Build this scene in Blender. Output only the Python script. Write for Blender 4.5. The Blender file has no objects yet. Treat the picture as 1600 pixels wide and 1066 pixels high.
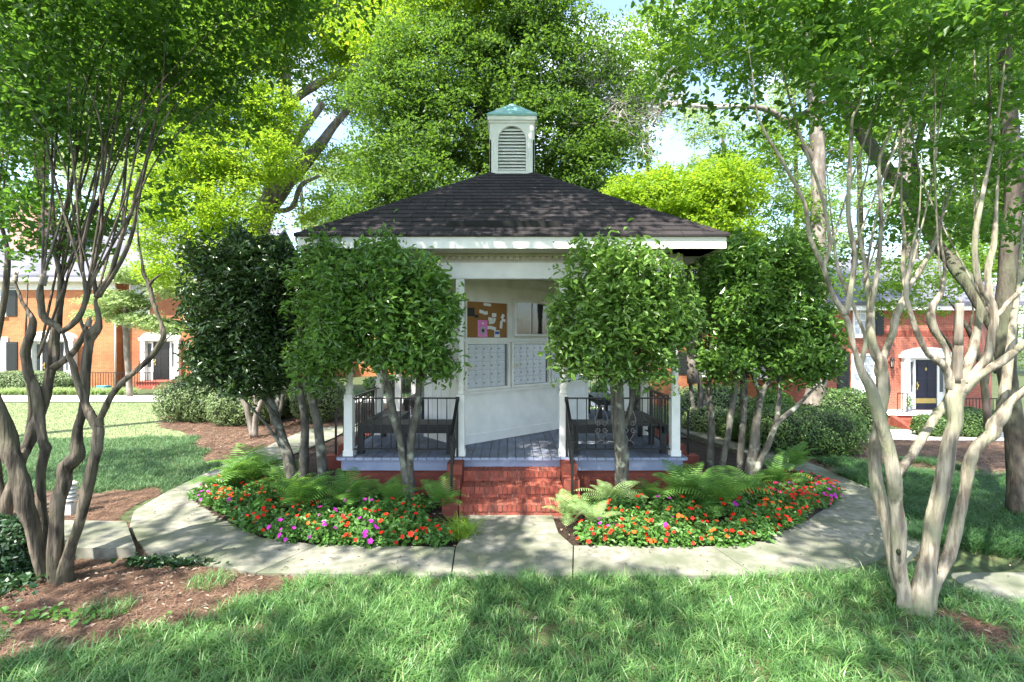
import bpy, math, random
import numpy as np
from mathutils import Vector, Matrix
SC = bpy.context.scene
COL = SC.collection
PI = math.pi
R = math.radians

# ------------------------------------------------------------------ camera, sky, sun, exposure
cam = bpy.data.objects.new('camera', bpy.data.cameras.new('camera'))
COL.objects.link(cam)
cam.location = (0, 0, 2.4)
cam.rotation_euler = (R(90), 0, 0)
cam.data.sensor_width = 36
cam.data.lens = 775 / 1600 * 36
cam.data.clip_start = 0.05
cam.data.clip_end = 2000
SC.camera = cam
SC.view_settings.view_transform = 'Standard'
SC.view_settings.look = 'None'
SC.view_settings.gamma = 1
SC.view_settings.exposure = 2.05
SUN_EL, SUN_AZ = 56.0, 218.0          # azimuth clockwise from +Y (the view direction)
sd = Vector((math.sin(R(SUN_AZ)) * math.cos(R(SUN_EL)), math.cos(R(SUN_AZ)) * math.cos(R(SUN_EL)), math.sin(R(SUN_EL))))
sun = bpy.data.objects.new('sun', bpy.data.lights.new('sun', 'SUN'))
COL.objects.link(sun)
sun.data.energy = 4.0
sun.data.angle = R(0.6)
sun.data.color = (1.0, 0.95, 0.86)
sun.location = sd * 60
sun.rotation_euler = sd.to_track_quat('Z', 'Y').to_euler()
world = bpy.data.worlds.new('World')
SC.world = world
world.use_nodes = True
wn, wl = world.node_tree.nodes, world.node_tree.links
bg = wn['Background']
sky = wn.new('ShaderNodeTexSky')
sky.sky_type = 'NISHITA'
sky.sun_disc = False
sky.sun_elevation = R(SUN_EL)
sky.sun_rotation = R(SUN_AZ)
sky.dust_density = 1.5
tc = wn.new('ShaderNodeTexCoord')
cn = wn.new('ShaderNodeTexNoise')
cn.inputs['Scale'].default_value = 5.0
cn.inputs['Detail'].default_value = 6
cr = wn.new('ShaderNodeValToRGB')
cr.color_ramp.elements[0].position = 0.52
cr.color_ramp.elements[1].position = 0.70
mx = wn.new('ShaderNodeMixRGB')
mx.inputs[2].default_value = (4.6, 5.2, 6.4, 1)
wl.new(tc.outputs['Generated'], cn.inputs['Vector'])
wl.new(cn.outputs['Fac'], cr.inputs['Fac'])
wl.new(cr.outputs['Color'], mx.inputs[0])
wl.new(sky.outputs['Color'], mx.inputs[1])
wl.new(mx.outputs['Color'], bg.inputs['Color'])
bg.inputs['Strength'].default_value = 0.15
SC.cycles.max_bounces = 6
SC.cycles.diffuse_bounces = 3
SC.cycles.glossy_bounces = 2
SC.cycles.transmission_bounces = 4
SC.cycles.transparent_max_bounces = 4
SC.cycles.caustics_reflective = False
SC.cycles.caustics_refractive = False

# ------------------------------------------------------------------ helpers
F0 = 775.0
def P(px, py, d):
    """a pixel of the 1600-wide photograph at distance d, as a point in the world"""
    return np.array([(px - 800) / F0 * d, d, 2.4 + (533 - py) / F0 * d])

def sstep(t):
    t = np.clip(t, 0, 1)
    return t * t * (3 - 2 * t)

def ground_h(x, y):
    x = np.asarray(x, float); y = np.asarray(y, float)
    z = -0.035 - 1.15 * sstep((y - 9) / 11) * sstep((x - 2.5) / 5)
    z = z - 0.14 * sstep((x - 4.2) / 0.7) * sstep((6.2 - y) / 1.0)
    z = z - 0.25 * sstep((y - 20) / 10) * (1 - sstep((x - 2.5) / 5))
    return z

ORG = {}
def tag(o, label=None, cat=None, group=None, kind=None):
    if label: o['label'] = label
    if cat: o['category'] = cat
    if group: o['group'] = group
    if kind: o['kind'] = kind
    return o

def thing(name, label, cat, loc=(0, 0, 0), group=None):
    o = bpy.data.objects.new(name, None)
    o.empty_display_size = 0.2
    COL.objects.link(o)
    o.location = loc
    ORG[o.name] = np.array(loc, float)
    return tag(o, label, cat, group)

class MB:
    def __init__(s, M=None):
        s.V = []; s.F = []; s.n = 0; s.M = M
    def add(s, V, F, m=0, smooth=False):
        V = np.asarray(V, float).reshape(-1, 3)
        if s.M is not None:
            A = np.array(s.M)
            V = V @ A[:3, :3].T + A[:3, 3]
        F = np.asarray(F, int)
        s.V.append(V); s.F.append((F + s.n, m, smooth)); s.n += len(V)
        return s
    def box(s, a, b, m=0):
        x0, y0, z0 = np.minimum(a, b); x1, y1, z1 = np.maximum(a, b)
        V = [(x0,y0,z0),(x1,y0,z0),(x1,y1,z0),(x0,y1,z0),(x0,y0,z1),(x1,y0,z1),(x1,y1,z1),(x0,y1,z1)]
        return s.add(V, [(0,3,2,1),(4,5,6,7),(0,1,5,4),(1,2,6,5),(2,3,7,6),(3,0,4,7)], m)
    def bar(s, a, b, w, h=None, m=0):
        """square bar from a to b"""
        a = np.array(a, float); b = np.array(b, float); h = h or w
        t = b - a; t = t / np.linalg.norm(t)
        up = np.array([0, 0, 1.0]) if abs(t[2]) < 0.9 else np.array([0, 1.0, 0])
        u = np.cross(t, up); u /= np.linalg.norm(u); v = np.cross(u, t)
        c = [-u*w/2 - v*h/2, u*w/2 - v*h/2, u*w/2 + v*h/2, -u*w/2 + v*h/2]
        V = [a + k for k in c] + [b + k for k in c]
        return s.add(V, [(0,3,2,1),(4,5,6,7),(0,1,5,4),(1,2,6,5),(2,3,7,6),(3,0,4,7)], m)
    def tube(s, pts, rad, n=6, m=0, wob=0, rng=None, cap=True):
        pts = np.asarray(pts, float); k = len(pts)
        rad = np.broadcast_to(np.asarray(rad, float), (k,))
        T = np.gradient(pts, axis=0)
        T /= np.linalg.norm(T, axis=1)[:, None] + 1e-9
        up = np.array([0.3, 0.9, 0.1]); u = np.cross(T[0], up)
        if np.linalg.norm(u) < 1e-3: u = np.cross(T[0], (1, 0, 0))
        u /= np.linalg.norm(u)
        ang = np.arange(n) * 2 * PI / n
        V = []
        A1 = rng.uniform(-1, 1, n) if wob else 0; A2 = rng.uniform(-1, 1, n) if wob else 0
        for i in range(k):
            u = u - T[i] * np.dot(u, T[i]); u /= np.linalg.norm(u) + 1e-9
            v = np.cross(T[i], u)
            rr = rad[i] * (1 + (wob * (1.3*A1*math.cos(i*.13) + 1.3*A2*math.sin(i*.17) + .35*rng.uniform(-1, 1, n)) if wob else 0))
            V.append(pts[i] + np.outer(np.cos(ang) * rr, u) + np.outer(np.sin(ang) * rr, v))
        V = np.concatenate(V)
        i = np.arange(k - 1)[:, None] * n; j = np.arange(n)[None, :]; j2 = (j + 1) % n
        Fq = np.stack([i + j, i + j2, i + n + j2, i + n + j], -1).reshape(-1, 4)
        s.add(V, Fq, m, True)
        if cap:
            base = s.n - len(V)
            s.F.append((np.array([list(range(base + (k-1)*n, base + k*n))]), m, False))
            s.F.append((np.array([list(range(base, base + n))[::-1]]), m, False))
        return s
    def lathe(s, prof, c, n=16, m=0):
        prof = np.asarray(prof, float)
        pts = [(c[0], c[1], c[2] + z) for r, z in prof]
        V = []
        ang = np.arange(n) * 2 * PI / n
        for r, z in prof:
            V.append(np.stack([c[0] + r*np.cos(ang), c[1] + r*np.sin(ang), np.full(n, c[2] + z)], 1))
        V = np.concatenate(V); k = len(prof)
        i = np.arange(k - 1)[:, None] * n; j = np.arange(n)[None, :]; j2 = (j + 1) % n
        return s.add(V, np.stack([i + j, i + j2, i + n + j2, i + n + j], -1).reshape(-1, 4), m, True)
    def prism(s, poly, z0, z1, m=0):
        poly = np.asarray(poly, float); n = len(poly)
        V = np.concatenate([np.c_[poly, np.full(n, z0)], np.c_[poly, np.full(n, z1)]])
        s.add(V, [[i, (i+1) % n, n + (i+1) % n, n + i] for i in range(n)], m)
        b = s.n - 2 * n
        s.F.append((np.array([[b + n + i for i in range(n)]]), m, False))
        s.F.append((np.array([[b + i for i in range(n)][::-1]]), m, False))
        return s
    def build(s, name, mats, parent=None, origin=None, smooth=None):
        V = np.concatenate(s.V) if s.V else np.zeros((0, 3))
        if parent is not None and origin is None: origin = ORG.get(parent.name, np.zeros(3))
        if origin is None: origin = np.zeros(3)
        origin = np.array(origin, float)
        me = bpy.data.meshes.new(name)
        me.vertices.add(len(V))
        me.vertices.foreach_set('co', (V - origin).astype(np.float32).ravel())
        L = np.concatenate([f.ravel() for f, m, sm in s.F]).astype(np.int32)
        tot = np.concatenate([np.full(len(f), f.shape[1]) for f, m, sm in s.F]).astype(np.int32)
        me.loops.add(len(L)); me.loops.foreach_set('vertex_index', L)
        me.polygons.add(len(tot))
        me.polygons.foreach_set('loop_start', np.r_[0, np.cumsum(tot)[:-1]].astype(np.int32))
        me.polygons.foreach_set('material_index', np.concatenate([np.full(len(f), m) for f, m, sm in s.F]).astype(np.int32))
        me.polygons.foreach_set('use_smooth', np.concatenate([np.full(len(f), sm if smooth is None else smooth) for f, m, sm in s.F]).astype(bool))
        me.update(calc_edges=True)
        me.validate()
        for m in (mats if isinstance(mats, (list, tuple)) else [mats]): me.materials.append(m)
        o = bpy.data.objects.new(name, me)
        COL.objects.link(o)
        if parent is not None:
            o.parent = parent; ORG[o.name] = origin
        else:
            o.location = origin; ORG[o.name] = origin
        return o

def copy_tree(o, parent=None):
    c = o.copy(); COL.objects.link(c)
    if parent is not None: c.parent = parent
    for ch in list(o.children): copy_tree(ch, c)
    return c

def catmull(pts, sub=5):
    pts = np.asarray(pts, float)
    if len(pts) < 3: 
        t = np.linspace(0, 1, sub + 1)[:, None]
        return pts[0] * (1 - t) + pts[1] * t
    Q = np.vstack([2*pts[0] - pts[1], pts, 2*pts[-1] - pts[-2]])
    out = []
    for i in range(1, len(Q) - 2):
        t = np.linspace(0, 1, sub, endpoint=False)[:, None]
        p0, p1, p2, p3 = Q[i-1], Q[i], Q[i+1], Q[i+2]
        out.append(0.5*((2*p1) + (p2-p0)*t + (2*p0-5*p1+4*p2-p3)*t**2 + (3*p1-p0-3*p2+p3)*t**3))
    out.append(Q[-2][None])
    return np.vstack(out)

# ------------------------------------------------------------------ materials
def newmat(name):
    m = bpy.data.materials.new(name); m.use_nodes = True
    n = m.node_tree.nodes; return m, n, m.node_tree.links, n['Principled BSDF']

def rgba(c): return (c[0], c[1], c[2], 1)

def noisemat(name, c1, c2, scale=8, rough=0.7, bump=0.2, bscale=None, stretch=(1, 1, 1), detail=6, c3=None, s3=1.5, spec=0.3, metal=0, isl=0.0, dist=0.01, f3=(0.45, 0.65), rp=(.32,.68)):
    m, n, l, b = newmat(name)
    tc = n.new('ShaderNodeTexCoord'); mp = n.new('ShaderNodeMapping')
    mp.inputs['Scale'].default_value = stretch
    l.new(tc.outputs['Object'], mp.inputs['Vector'])
    t = n.new('ShaderNodeTexNoise'); t.inputs['Scale'].default_value = scale; t.inputs['Detail'].default_value = detail
    l.new(mp.outputs[0], t.inputs['Vector'])
    r = n.new('ShaderNodeValToRGB'); r.color_ramp.elements[0].position = rp[0]; r.color_ramp.elements[1].position = rp[1]
    r.color_ramp.elements[0].color = rgba(c1); r.color_ramp.elements[1].color = rgba(c2)
    l.new(t.outputs['Fac'], r.inputs['Fac'])
    out = r.outputs['Color']
    if c3:
        t3 = n.new('ShaderNodeTexNoise'); t3.inputs['Scale'].default_value = s3; t3.inputs['Detail'].default_value = 5
        l.new(tc.outputs['Object'], t3.inputs['Vector'])
        r3 = n.new('ShaderNodeValToRGB'); r3.color_ramp.elements[0].position = f3[0]; r3.color_ramp.elements[1].position = f3[1]
        l.new(t3.outputs['Fac'], r3.inputs['Fac'])
        mxx = n.new('ShaderNodeMixRGB'); mxx.inputs[2].default_value = rgba(c3)
        l.new(r3.outputs['Color'], mxx.inputs[0]); l.new(out, mxx.inputs[1]); out = mxx.outputs[0]
    if isl:
        g = n.new('ShaderNodeNewGeometry'); mr = n.new('ShaderNodeMapRange')
        mr.inputs['To Min'].default_value = 1 - isl; mr.inputs['To Max'].default_value = 1 + isl
        l.new(g.outputs['Random Per Island'], mr.inputs['Value'])
        mm = n.new('ShaderNodeMixRGB'); mm.blend_type = 'MULTIPLY'; mm.inputs[0].default_value = 1
        l.new(out, mm.inputs[1]); l.new(mr.outputs[0], mm.inputs[2]); out = mm.outputs[0]
    l.new(out, b.inputs['Base Color'])
    b.inputs['Roughness'].default_value = rough
    b.inputs['Specular IOR Level'].default_value = spec
    b.inputs['Metallic'].default_value = metal
    if bump:
        t2 = n.new('ShaderNodeTexNoise'); t2.inputs['Scale'].default_value = bscale or scale * 3; t2.inputs['Detail'].default_value = 8
        l.new(mp.outputs[0], t2.inputs['Vector'])
        bp = n.new('ShaderNodeBump'); bp.inputs['Strength'].default_value = bump; bp.inputs['Distance'].default_value = dist
        l.new(t2.outputs['Fac'], bp.inputs['Height']); l.new(bp.outputs[0], b.inputs['Normal'])
    return m

def leafmat(name, ca, cb, tr, trans=0.4, rough=0.42, spec=0.4, hue=None):
    """ca..cb: dark and light leaf colours, chosen leaf by leaf; tr: colour of light shining through"""
    m, n, l, b = newmat(name)
    g = n.new('ShaderNodeNewGeometry')
    r = n.new('ShaderNodeValToRGB')
    r.color_ramp.elements[0].color = rgba(ca); r.color_ramp.elements[1].color = rgba(cb)
    if hue:
        e = r.color_ramp.elements.new(0.93); e.color = rgba(cb)
        r.color_ramp.elements[-1].color = rgba(hue)
    l.new(g.outputs['Random Per Island'], r.inputs['Fac'])
    l.new(r.outputs[0], b.inputs['Base Color'])
    b.inputs['Roughness'].default_value = rough; b.inputs['Specular IOR Level'].default_value = spec
    t = n.new('ShaderNodeBsdfTranslucent')
    mm = n.new('ShaderNodeMixRGB'); mm.inputs[0].default_value = 0.65; mm.inputs[2].default_value = rgba(tr)
    l.new(r.outputs[0], mm.inputs[1]); l.new(mm.outputs[0], t.inputs['Color'])
    ms = n.new('ShaderNodeMixShader'); ms.inputs[0].default_value = trans
    l.new(b.outputs[0], ms.inputs[1]); l.new(t.outputs[0], ms.inputs[2])
    l.new(ms.outputs[0], n['Material Output'].inputs['Surface'])
    return m

def brickmat(name, c1, c2, mortar, bw=0.215, rh=0.075, ms=0.007, vary=None, bump=0.5, rough=0.8):
    m, n, l, b = newmat(name)
    tc = n.new('ShaderNodeTexCoord'); sp = n.new('ShaderNodeSeparateXYZ'); cb = n.new('ShaderNodeCombineXYZ'); ad = n.new('ShaderNodeMath')
    l.new(tc.outputs['Object'], sp.inputs[0]); l.new(sp.outputs[0], ad.inputs[0]); l.new(sp.outputs[1], ad.inputs[1])
    l.new(ad.outputs[0], cb.inputs[0]); l.new(sp.outputs[2], cb.inputs[1])
    t = n.new('ShaderNodeTexBrick')
    t.inputs['Color1'].default_value = rgba(c1); t.inputs['Color2'].default_value = rgba(c2); t.inputs['Mortar'].default_value = rgba(mortar)
    t.inputs['Scale'].default_value = 1; t.inputs['Brick Width'].default_value = bw; t.inputs['Row Height'].default_value = rh
    t.inputs['Mortar Size'].default_value = ms; t.inputs['Bias'].default_value = 0
    l.new(cb.outputs[0], t.inputs['Vector'])
    ns = n.new('ShaderNodeTexNoise'); ns.inputs['Scale'].default_value = 0.9; ns.inputs['Detail'].default_value = 5
    l.new(tc.outputs['Object'], ns.inputs['Vector'])
    mr = n.new('ShaderNodeMapRange'); mr.inputs['From Min'].default_value = 0.3; mr.inputs['From Max'].default_value = 0.7
    mr.inputs['To Min'].default_value = 0.75; mr.inputs['To Max'].default_value = 1.2
    l.new(ns.outputs['Fac'], mr.inputs['Value'])
    mm = n.new('ShaderNodeMixRGB'); mm.blend_type = 'MULTIPLY'; mm.inputs[0].default_value = 1
    l.new(t.outputs['Color'], mm.inputs[1]); l.new(mr.outputs[0], mm.inputs[2])
    l.new(mm.outputs[0], b.inputs['Base Color']); b.inputs['Roughness'].default_value = rough
    b.inputs['Specular IOR Level'].default_value = 0.25
    bp = n.new('ShaderNodeBump'); bp.inputs['Strength'].default_value = bump; bp.inputs['Distance'].default_value = 0.006; bp.invert = True
    l.new(t.outputs['Fac'], bp.inputs['Height']); l.new(bp.outputs[0], b.inputs['Normal'])
    return m

def plain(name, c, rough=0.5, spec=0.4, metal=0.0):
    return noisemat(name, [k*0.92 for k in c], [min(1, k*1.05) for k in c], 6, rough, 0.05, 40, spec=spec, metal=metal)

M = {}
M['white'] = noisemat('white_paint', (.73,.72,.68), (.82,.81,.77), 5, .55, .12, 30, c3=(.52,.51,.47), s3=2.2, f3=(.62,.85))
M['cream'] = noisemat('cream_paint', (.58,.55,.47), (.66,.63,.55), 4, .6, .08, 30)
M['tan'] = noisemat('tan_paint', (.50,.47,.40), (.56,.53,.46), 4, .6, .08, 30)
M['alu'] = noisemat('brushed_aluminium', (.52,.54,.60), (.60,.62,.67), 14, .42, .05, 60, spec=.5, metal=.35)
M['aludark'] = plain('grey_metal', (.16,.17,.20), .5)
M['iron'] = plain('black_iron', (.010,.010,.011), .4, .5)
M['ironrust'] = plain('iron_scroll', (.20,.17,.17), .5, .5)
M['bench'] = noisemat('black_bench_paint', (.012,.012,.014), (.028,.028,.031), 7, .5, .3, 60, (1,1,1), spec=.4, isl=.3)
M['deck'] = noisemat('worn_deck_boards', (.15,.175,.24), (.22,.245,.31), 5, .7, .3, 60, stretch=(4,1,1), c3=(.13,.13,.14), s3=3, f3=(.4,.75), isl=.15)
M['bluepaint'] = noisemat('periwinkle_paint', (.23,.26,.37), (.30,.33,.44), 3, .5, .1, 30, c3=(.42,.45,.55), s3=2.5, f3=(.62,.8))
M['redbrick'] = noisemat('red_step_brick', (.22,.050,.032), (.34,.090,.056), 9, .75, .6, 50, c3=(.19,.06,.042), s3=4, isl=.28)
M['mortar'] = noisemat('mortar', (.20,.075,.055), (.42,.27,.23), 30, .95, .6, 80)
M['redwall'] = brickmat('red_painted_brick', (.29,.075,.047), (.22,.055,.036), (.17,.07,.055), .2, .068)
M['shingle'] = noisemat('asphalt_shingle', (.027,.023,.0245), (.040,.035,.037), 40, .92, .3, 200, c3=(.047,.041,.042), s3=1.2, f3=(.5,.8), isl=.16, spec=.15)
M['copper'] = noisemat('aged_copper', (.12,.30,.26), (.26,.46,.42), 7, .5, .1, c3=(.38,.52,.50), s3=4, metal=.2, f3=(.55,.75))
M['concrete'] = noisemat('concrete', (.15,.145,.115), (.30,.288,.24), 9, .9, .6, 70, c3=(.125,.138,.09), s3=1.7, f3=(.40,.62), dist=.004)
M['drive'] = noisemat('pale_drive', (.50,.47,.43), (.60,.57,.53), 2, .9, .2, 40)
M['bark_my'] = noisemat('lit_smooth_myrtle_bark', (.14,.115,.085), (.42,.365,.285), 17, .75, 1.0, 26, stretch=(1,1,.13), c3=(.25,.24,.16), s3=3.2, f3=(.47,.60), dist=.03, rp=(.40,.60))  # lightened copy of the myrtle bark; stands in for light on the trunks
M['bark_myl'] = noisemat('shaded_grey_brown_myrtle_bark', (.040,.032,.024), (.17,.138,.102), 17, .8, 1.0, 26, stretch=(1,1,.13), c3=(.085,.075,.05), s3=3.2, f3=(.47,.60), dist=.03, rp=(.40,.60))  # darkened copy of the myrtle bark; the left trunks' shade is in the colour
M['bark_ho'] = noisemat('grey_lichen_bark', (.042,.038,.031), (.135,.127,.103), 14, .85, .6, 30, stretch=(1,1,.4), c3=(.27,.28,.22), s3=7, f3=(.55,.7), dist=.01)
M['bark_oak'] = noisemat('rough_oak_bark', (.035,.028,.022), (.12,.10,.08), 10, .95, 1.0, 14, stretch=(1,1,.2), c3=(.09,.10,.06), s3=1.4, dist=.05)
M['bark_pale'] = noisemat('pale_bark', (.10,.085,.07), (.30,.265,.225), 8, .9, .8, 14, stretch=(1,1,.25), c3=(.12,.10,.08), s3=2, dist=.03)
M['bark_dead'] = plain('bleached_dead_wood', (.46,.42,.38), .8)
M['cut'] = noisemat('weathered_cut_wood', (.13,.10,.07), (.34,.30,.25), 20, .9, .6, 40, stretch=(1,1,.15))
M['l_myr'] = leafmat('crepe_myrtle_leaf_green', (.038,.10,.018), (.095,.205,.036), (.30,.56,.045), .46, .45, .35)
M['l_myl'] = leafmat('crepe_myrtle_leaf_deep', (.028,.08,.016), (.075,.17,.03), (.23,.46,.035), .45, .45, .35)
M['l_holl'] = leafmat('holly_leaf_dark', (.018,.046,.013), (.05,.10,.026), (.08,.18,.02), .18, .35, .5)
M['l_holr'] = leafmat('holly_leaf_green', (.045,.115,.02), (.15,.28,.05), (.28,.5,.05), .3, .3, .5, hue=(.16,.30,.06))
M['l_holf'] = leafmat('holly_leaf_fresh', (.065,.14,.025), (.18,.31,.06), (.30,.52,.06), .3, .30, .5, hue=(.24,.38,.10))
M['l_yel'] = leafmat('maple_leaf_yellow_green', (.11,.22,.02), (.25,.40,.035), (.60,.80,.04), .52, .5, .3)
M['l_mid'] = leafmat('leaf_mid_green', (.06,.14,.02), (.15,.28,.035), (.42,.66,.045), .48, .5, .3)
M['l_deep'] = leafmat('leaf_deep_green', (.035,.08,.016), (.095,.18,.03), (.26,.46,.04), .42, .45, .35)
M['l_pale'] = leafmat('leaf_pale_green', (.22,.31,.12), (.40,.50,.24), (.55,.70,.25), .4, .5, .3)
M['l_far'] = leafmat('leaf_hazed_green', (.17,.26,.09), (.30,.40,.16), (.55,.68,.20), .5, .6, .2)  # pale because distance haze is put into the leaf colour
M['l_hedge'] = leafmat('hedge_leaf', (.04,.085,.02), (.09,.17,.035), (.14,.28,.03), .2, .4, .4, hue=(.18,.29,.07))
M['l_hedgeb'] = leafmat('hedge_leaf_bright', (.06,.14,.02), (.13,.27,.035), (.22,.42,.04), .25, .4, .4)
M['l_hedgep'] = leafmat('hedge_leaf_pale', (.10,.15,.05), (.22,.30,.12), (.25,.36,.1), .2, .45, .4)
M['core'] = plain('shade_dark', (.018,.026,.010), .9)  # dark enough to carry the shade inside a hedge in its colour
M['fern'] = leafmat('fern_green', (.08,.18,.035), (.16,.32,.07), (.34,.6,.08), .35, .5, .3)
M['fernl'] = leafmat('fern_sunlit', (.20,.31,.11), (.34,.47,.20), (.5,.65,.18), .35, .5, .3)  # lighter copy of the fern green, with sunlight put into its colour
M['spiky'] = leafmat('spiky_grass', (.16,.28,.03), (.26,.42,.05), (.4,.6,.05), .3, .4, .4)
M['imp'] = leafmat('impatiens_leaf', (.05,.13,.025), (.12,.26,.05), (.2,.42,.05), .25, .4, .45, hue=(.16,.32,.06))
M['f_red'] = leafmat('petal_red', (.55,.012,.008), (.75,.03,.012), (.8,.04,.01), .3, .5, .2)
M['f_org'] = leafmat('petal_orange', (.75,.075,.012), (.85,.16,.03), (.9,.15,.02), .3, .5, .2)
M['f_mag'] = leafmat('petal_magenta', (.42,.015,.38), (.62,.04,.50), (.6,.05,.5), .3, .5, .2)
M['f_pnk'] = leafmat('petal_rose', (.62,.012,.10), (.72,.03,.20), (.7,.04,.15), .3, .5, .2)
M['grass'] = leafmat('grass_blade', (.045,.135,.04), (.19,.35,.105), (.22,.44,.08), .3, .38, .45, hue=(.40,.46,.20))
M['grass2'] = leafmat('short_grass_blade', (.065,.14,.06), (.14,.25,.11), (.17,.32,.09), .3, .5, .3, hue=(.30,.32,.16))
M['grass3'] = leafmat('liriope_blade', (.03,.085,.03), (.075,.17,.05), (.12,.28,.05), .28, .4, .4)
M['soilgrass'] = noisemat('lawn_soil', (.035,.045,.018), (.08,.11,.04), 9, .95, .5, 40, c3=(.13,.10,.05), s3=2, f3=(.55,.75))
M['sunlawn'] = noisemat('sun_tinted_thin_lawn', (.13,.165,.07), (.23,.24,.125), 6, .95, .5, 40, c3=(.17,.19,.09), s3=.8)  # sunlight on the back lawn is put into this paler ground colour
M['straw'] = noisemat('pine_straw_mulch', (.055,.034,.023), (.175,.115,.080), 26, .95, .9, 70, stretch=(1,.5,1), c3=(.25,.17,.125), s3=1.2, f3=(.5,.75), dist=.03)
M['needle'] = noisemat('pine_needle', (.09,.046,.030), (.25,.150,.100), 5, .8, 0, isl=.6)
M['soil'] = noisemat('dark_bed_mulch', (.018,.012,.009), (.060,.036,.024), 22, .95, .9, 60, dist=.03)
M['litter'] = noisemat('dry_leaf', (.15,.10,.07), (.34,.27,.21), 5, .85, .1, isl=.5)
M['ivy'] = leafmat('ivy_leaf', (.015,.045,.014), (.035,.085,.025), (.06,.15,.02), .2, .35, .5)
M['ivyb'] = leafmat('ivy_leaf_bright', (.07,.17,.03), (.12,.26,.05), (.2,.4,.05), .3, .4, .4)
M['brickL'] = brickmat('orange_brick', (.42,.145,.045), (.34,.105,.035), (.40,.23,.14), .22, .075)
M['brickD'] = brickmat('deep_orange_brick', (.33,.115,.042), (.26,.085,.034), (.32,.18,.12), .22, .075)
M['brickR'] = brickmat('red_brick', (.36,.105,.065), (.28,.078,.048), (.38,.21,.16), .22, .075)
M['brickP'] = brickmat('pink_brick', (.52,.26,.20), (.44,.20,.16), (.52,.36,.30), .22, .075)
M['slate'] = brickmat('pale_grey_shingle', (.15,.15,.18), (.12,.12,.15), (.09,.09,.11), .3, .12)
M['shutter'] = plain('black_green_shutter', (.018,.022,.020), .5)
M['door_b'] = plain('near_black_door', (.014,.014,.014), .35)
M['door_n'] = plain('navy_door', (.012,.013,.030), .3)
M['brass'] = plain('brass', (.55,.42,.15), .3, .5, .9)
M['winglass'] = plain('window_glass_dark', (.10,.12,.13), .08, .8)
M['blind'] = plain('window_blind', (.42,.46,.52), .5)
M['cork'] = noisemat('cork', (.24,.115,.035), (.32,.16,.055), 60, .9, .4, 120)
M['paper'] = plain('paper', (.74,.74,.73), .8)
M['paperg'] = plain('grey_paper', (.40,.42,.48), .8)
M['pink'] = noisemat('pink_flyer', (.70,.16,.45), (.80,.30,.60), 8, .6, 0)
M['blackcard'] = plain('dark_card', (.03,.035,.03), .7)
M['bluecard'] = plain('blue_ink', (.06,.10,.38), .7)
gm, gn, gl, gb = newmat('display_glass')
gb.inputs['Roughness'].default_value = 0.03; gb.inputs['Transmission Weight'].default_value = 1; gb.inputs['IOR'].default_value = 1.45
gb.inputs['Base Color'].default_value = (.95, .97, .97, 1)
M['glass'] = gm
M['lampwhite'] = plain('lamp_white', (.62,.62,.58), .5)
M['lampglass'] = plain('lamp_glass', (.35,.32,.25), .2)
M['bluecloth'] = plain('teal_plastic', (.04,.28,.36), .4)
# ------------------------------------------------------------------ foliage tools
def unit(a): return a / (np.linalg.norm(a, axis=-1, keepdims=True) + 1e-9)

def leaf_geo(pos, size, rng, up=0.7, aspect=0.5, out=None, outw=1.0, rich=False, fold=0.12, sv=0.48):
    N = len(pos)
    n = unit(rng.normal(size=(N, 3)) * 0.55 + np.array([0, 0, up]))
    a = rng.normal(size=(N, 3))
    if out is not None: a = a * 0.6 + out * outw
    a = unit(a - n * np.sum(a * n, 1)[:, None])
    b = np.cross(n, a)
    L = (size * rng.uniform(1 - sv, 1 + sv, N))[:, None]; W = L * aspect
    if not rich:
        V = np.stack([pos - a*L*.5, pos + b*W*.5 + n*L*fold, pos + a*L*.5, pos - b*W*.5 + n*L*fold], 1)
        F = np.arange(N)[:, None] * 4 + np.arange(4)[None]
        return V.reshape(-1, 3), F
    dn = n * L * fold
    V = np.stack([pos - a*L*.5, pos - a*L*.12 + b*W*.5 + dn, pos + a*L*.22 + b*W*.42 + dn, pos + a*L*.55 - dn*.8,
                  pos + a*L*.22 - b*W*.42 + dn, pos - a*L*.12 - b*W*.5 + dn], 1)
    k = np.arange(N)[:, None] * 6
    F = np.concatenate([k + np.array([[0, 1, 2, 3]]), k + np.array([[0, 3, 4, 5]])])
    return V.reshape(-1, 3), F

def spray(cent, Rr, n, rng, droop=0.25, thick=0.22):
    M_ = len(cent)
    c = np.repeat(cent, n, 0)
    rr = np.repeat(np.broadcast_to(Rr, (M_,)) * rng.uniform(.7, 1.3, M_), n)
    th = rng.uniform(0, 2*PI, len(c)); u = np.sqrt(rng.uniform(0, 1, len(c)))
    x, y = np.cos(th) * u, np.sin(th) * u
    tilt = np.repeat(rng.normal(size=(M_, 2)) * 0.3, n, 0)
    z = x * tilt[:, 0] + y * tilt[:, 1] - droop * u**2 + rng.normal(size=len(c)) * thick
    out = np.stack([x, y, -0.3 * np.ones(len(c))], 1)
    return c + np.stack([x, y, z], 1) * rr[:, None], out

def blob_points(blobs, total, rng, shell=0.35):
    """blobs: (centre, rx, ry, rz). points spread through each, denser towards the surface"""
    vol = np.array([(b[1]*b[2]*b[3])**0.75 for b in blobs]); cnt = np.maximum(3, (vol / vol.sum() * total)).astype(int)
    out = []
    for (c, rx, ry, rz), k in zip(blobs, cnt):
        d = unit(rng.normal(size=(k, 3))); r = rng.uniform(shell**3, 1, k)**(1/3)
        r *= 1 + 0.22*np.sin(d[:, 0]*5 + c[0]) * np.cos(d[:, 2]*4 + c[1])
        out.append(np.array(c) + d * r[:, None] * np.array([rx, ry, rz]))
    return np.concatenate(out)

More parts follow.
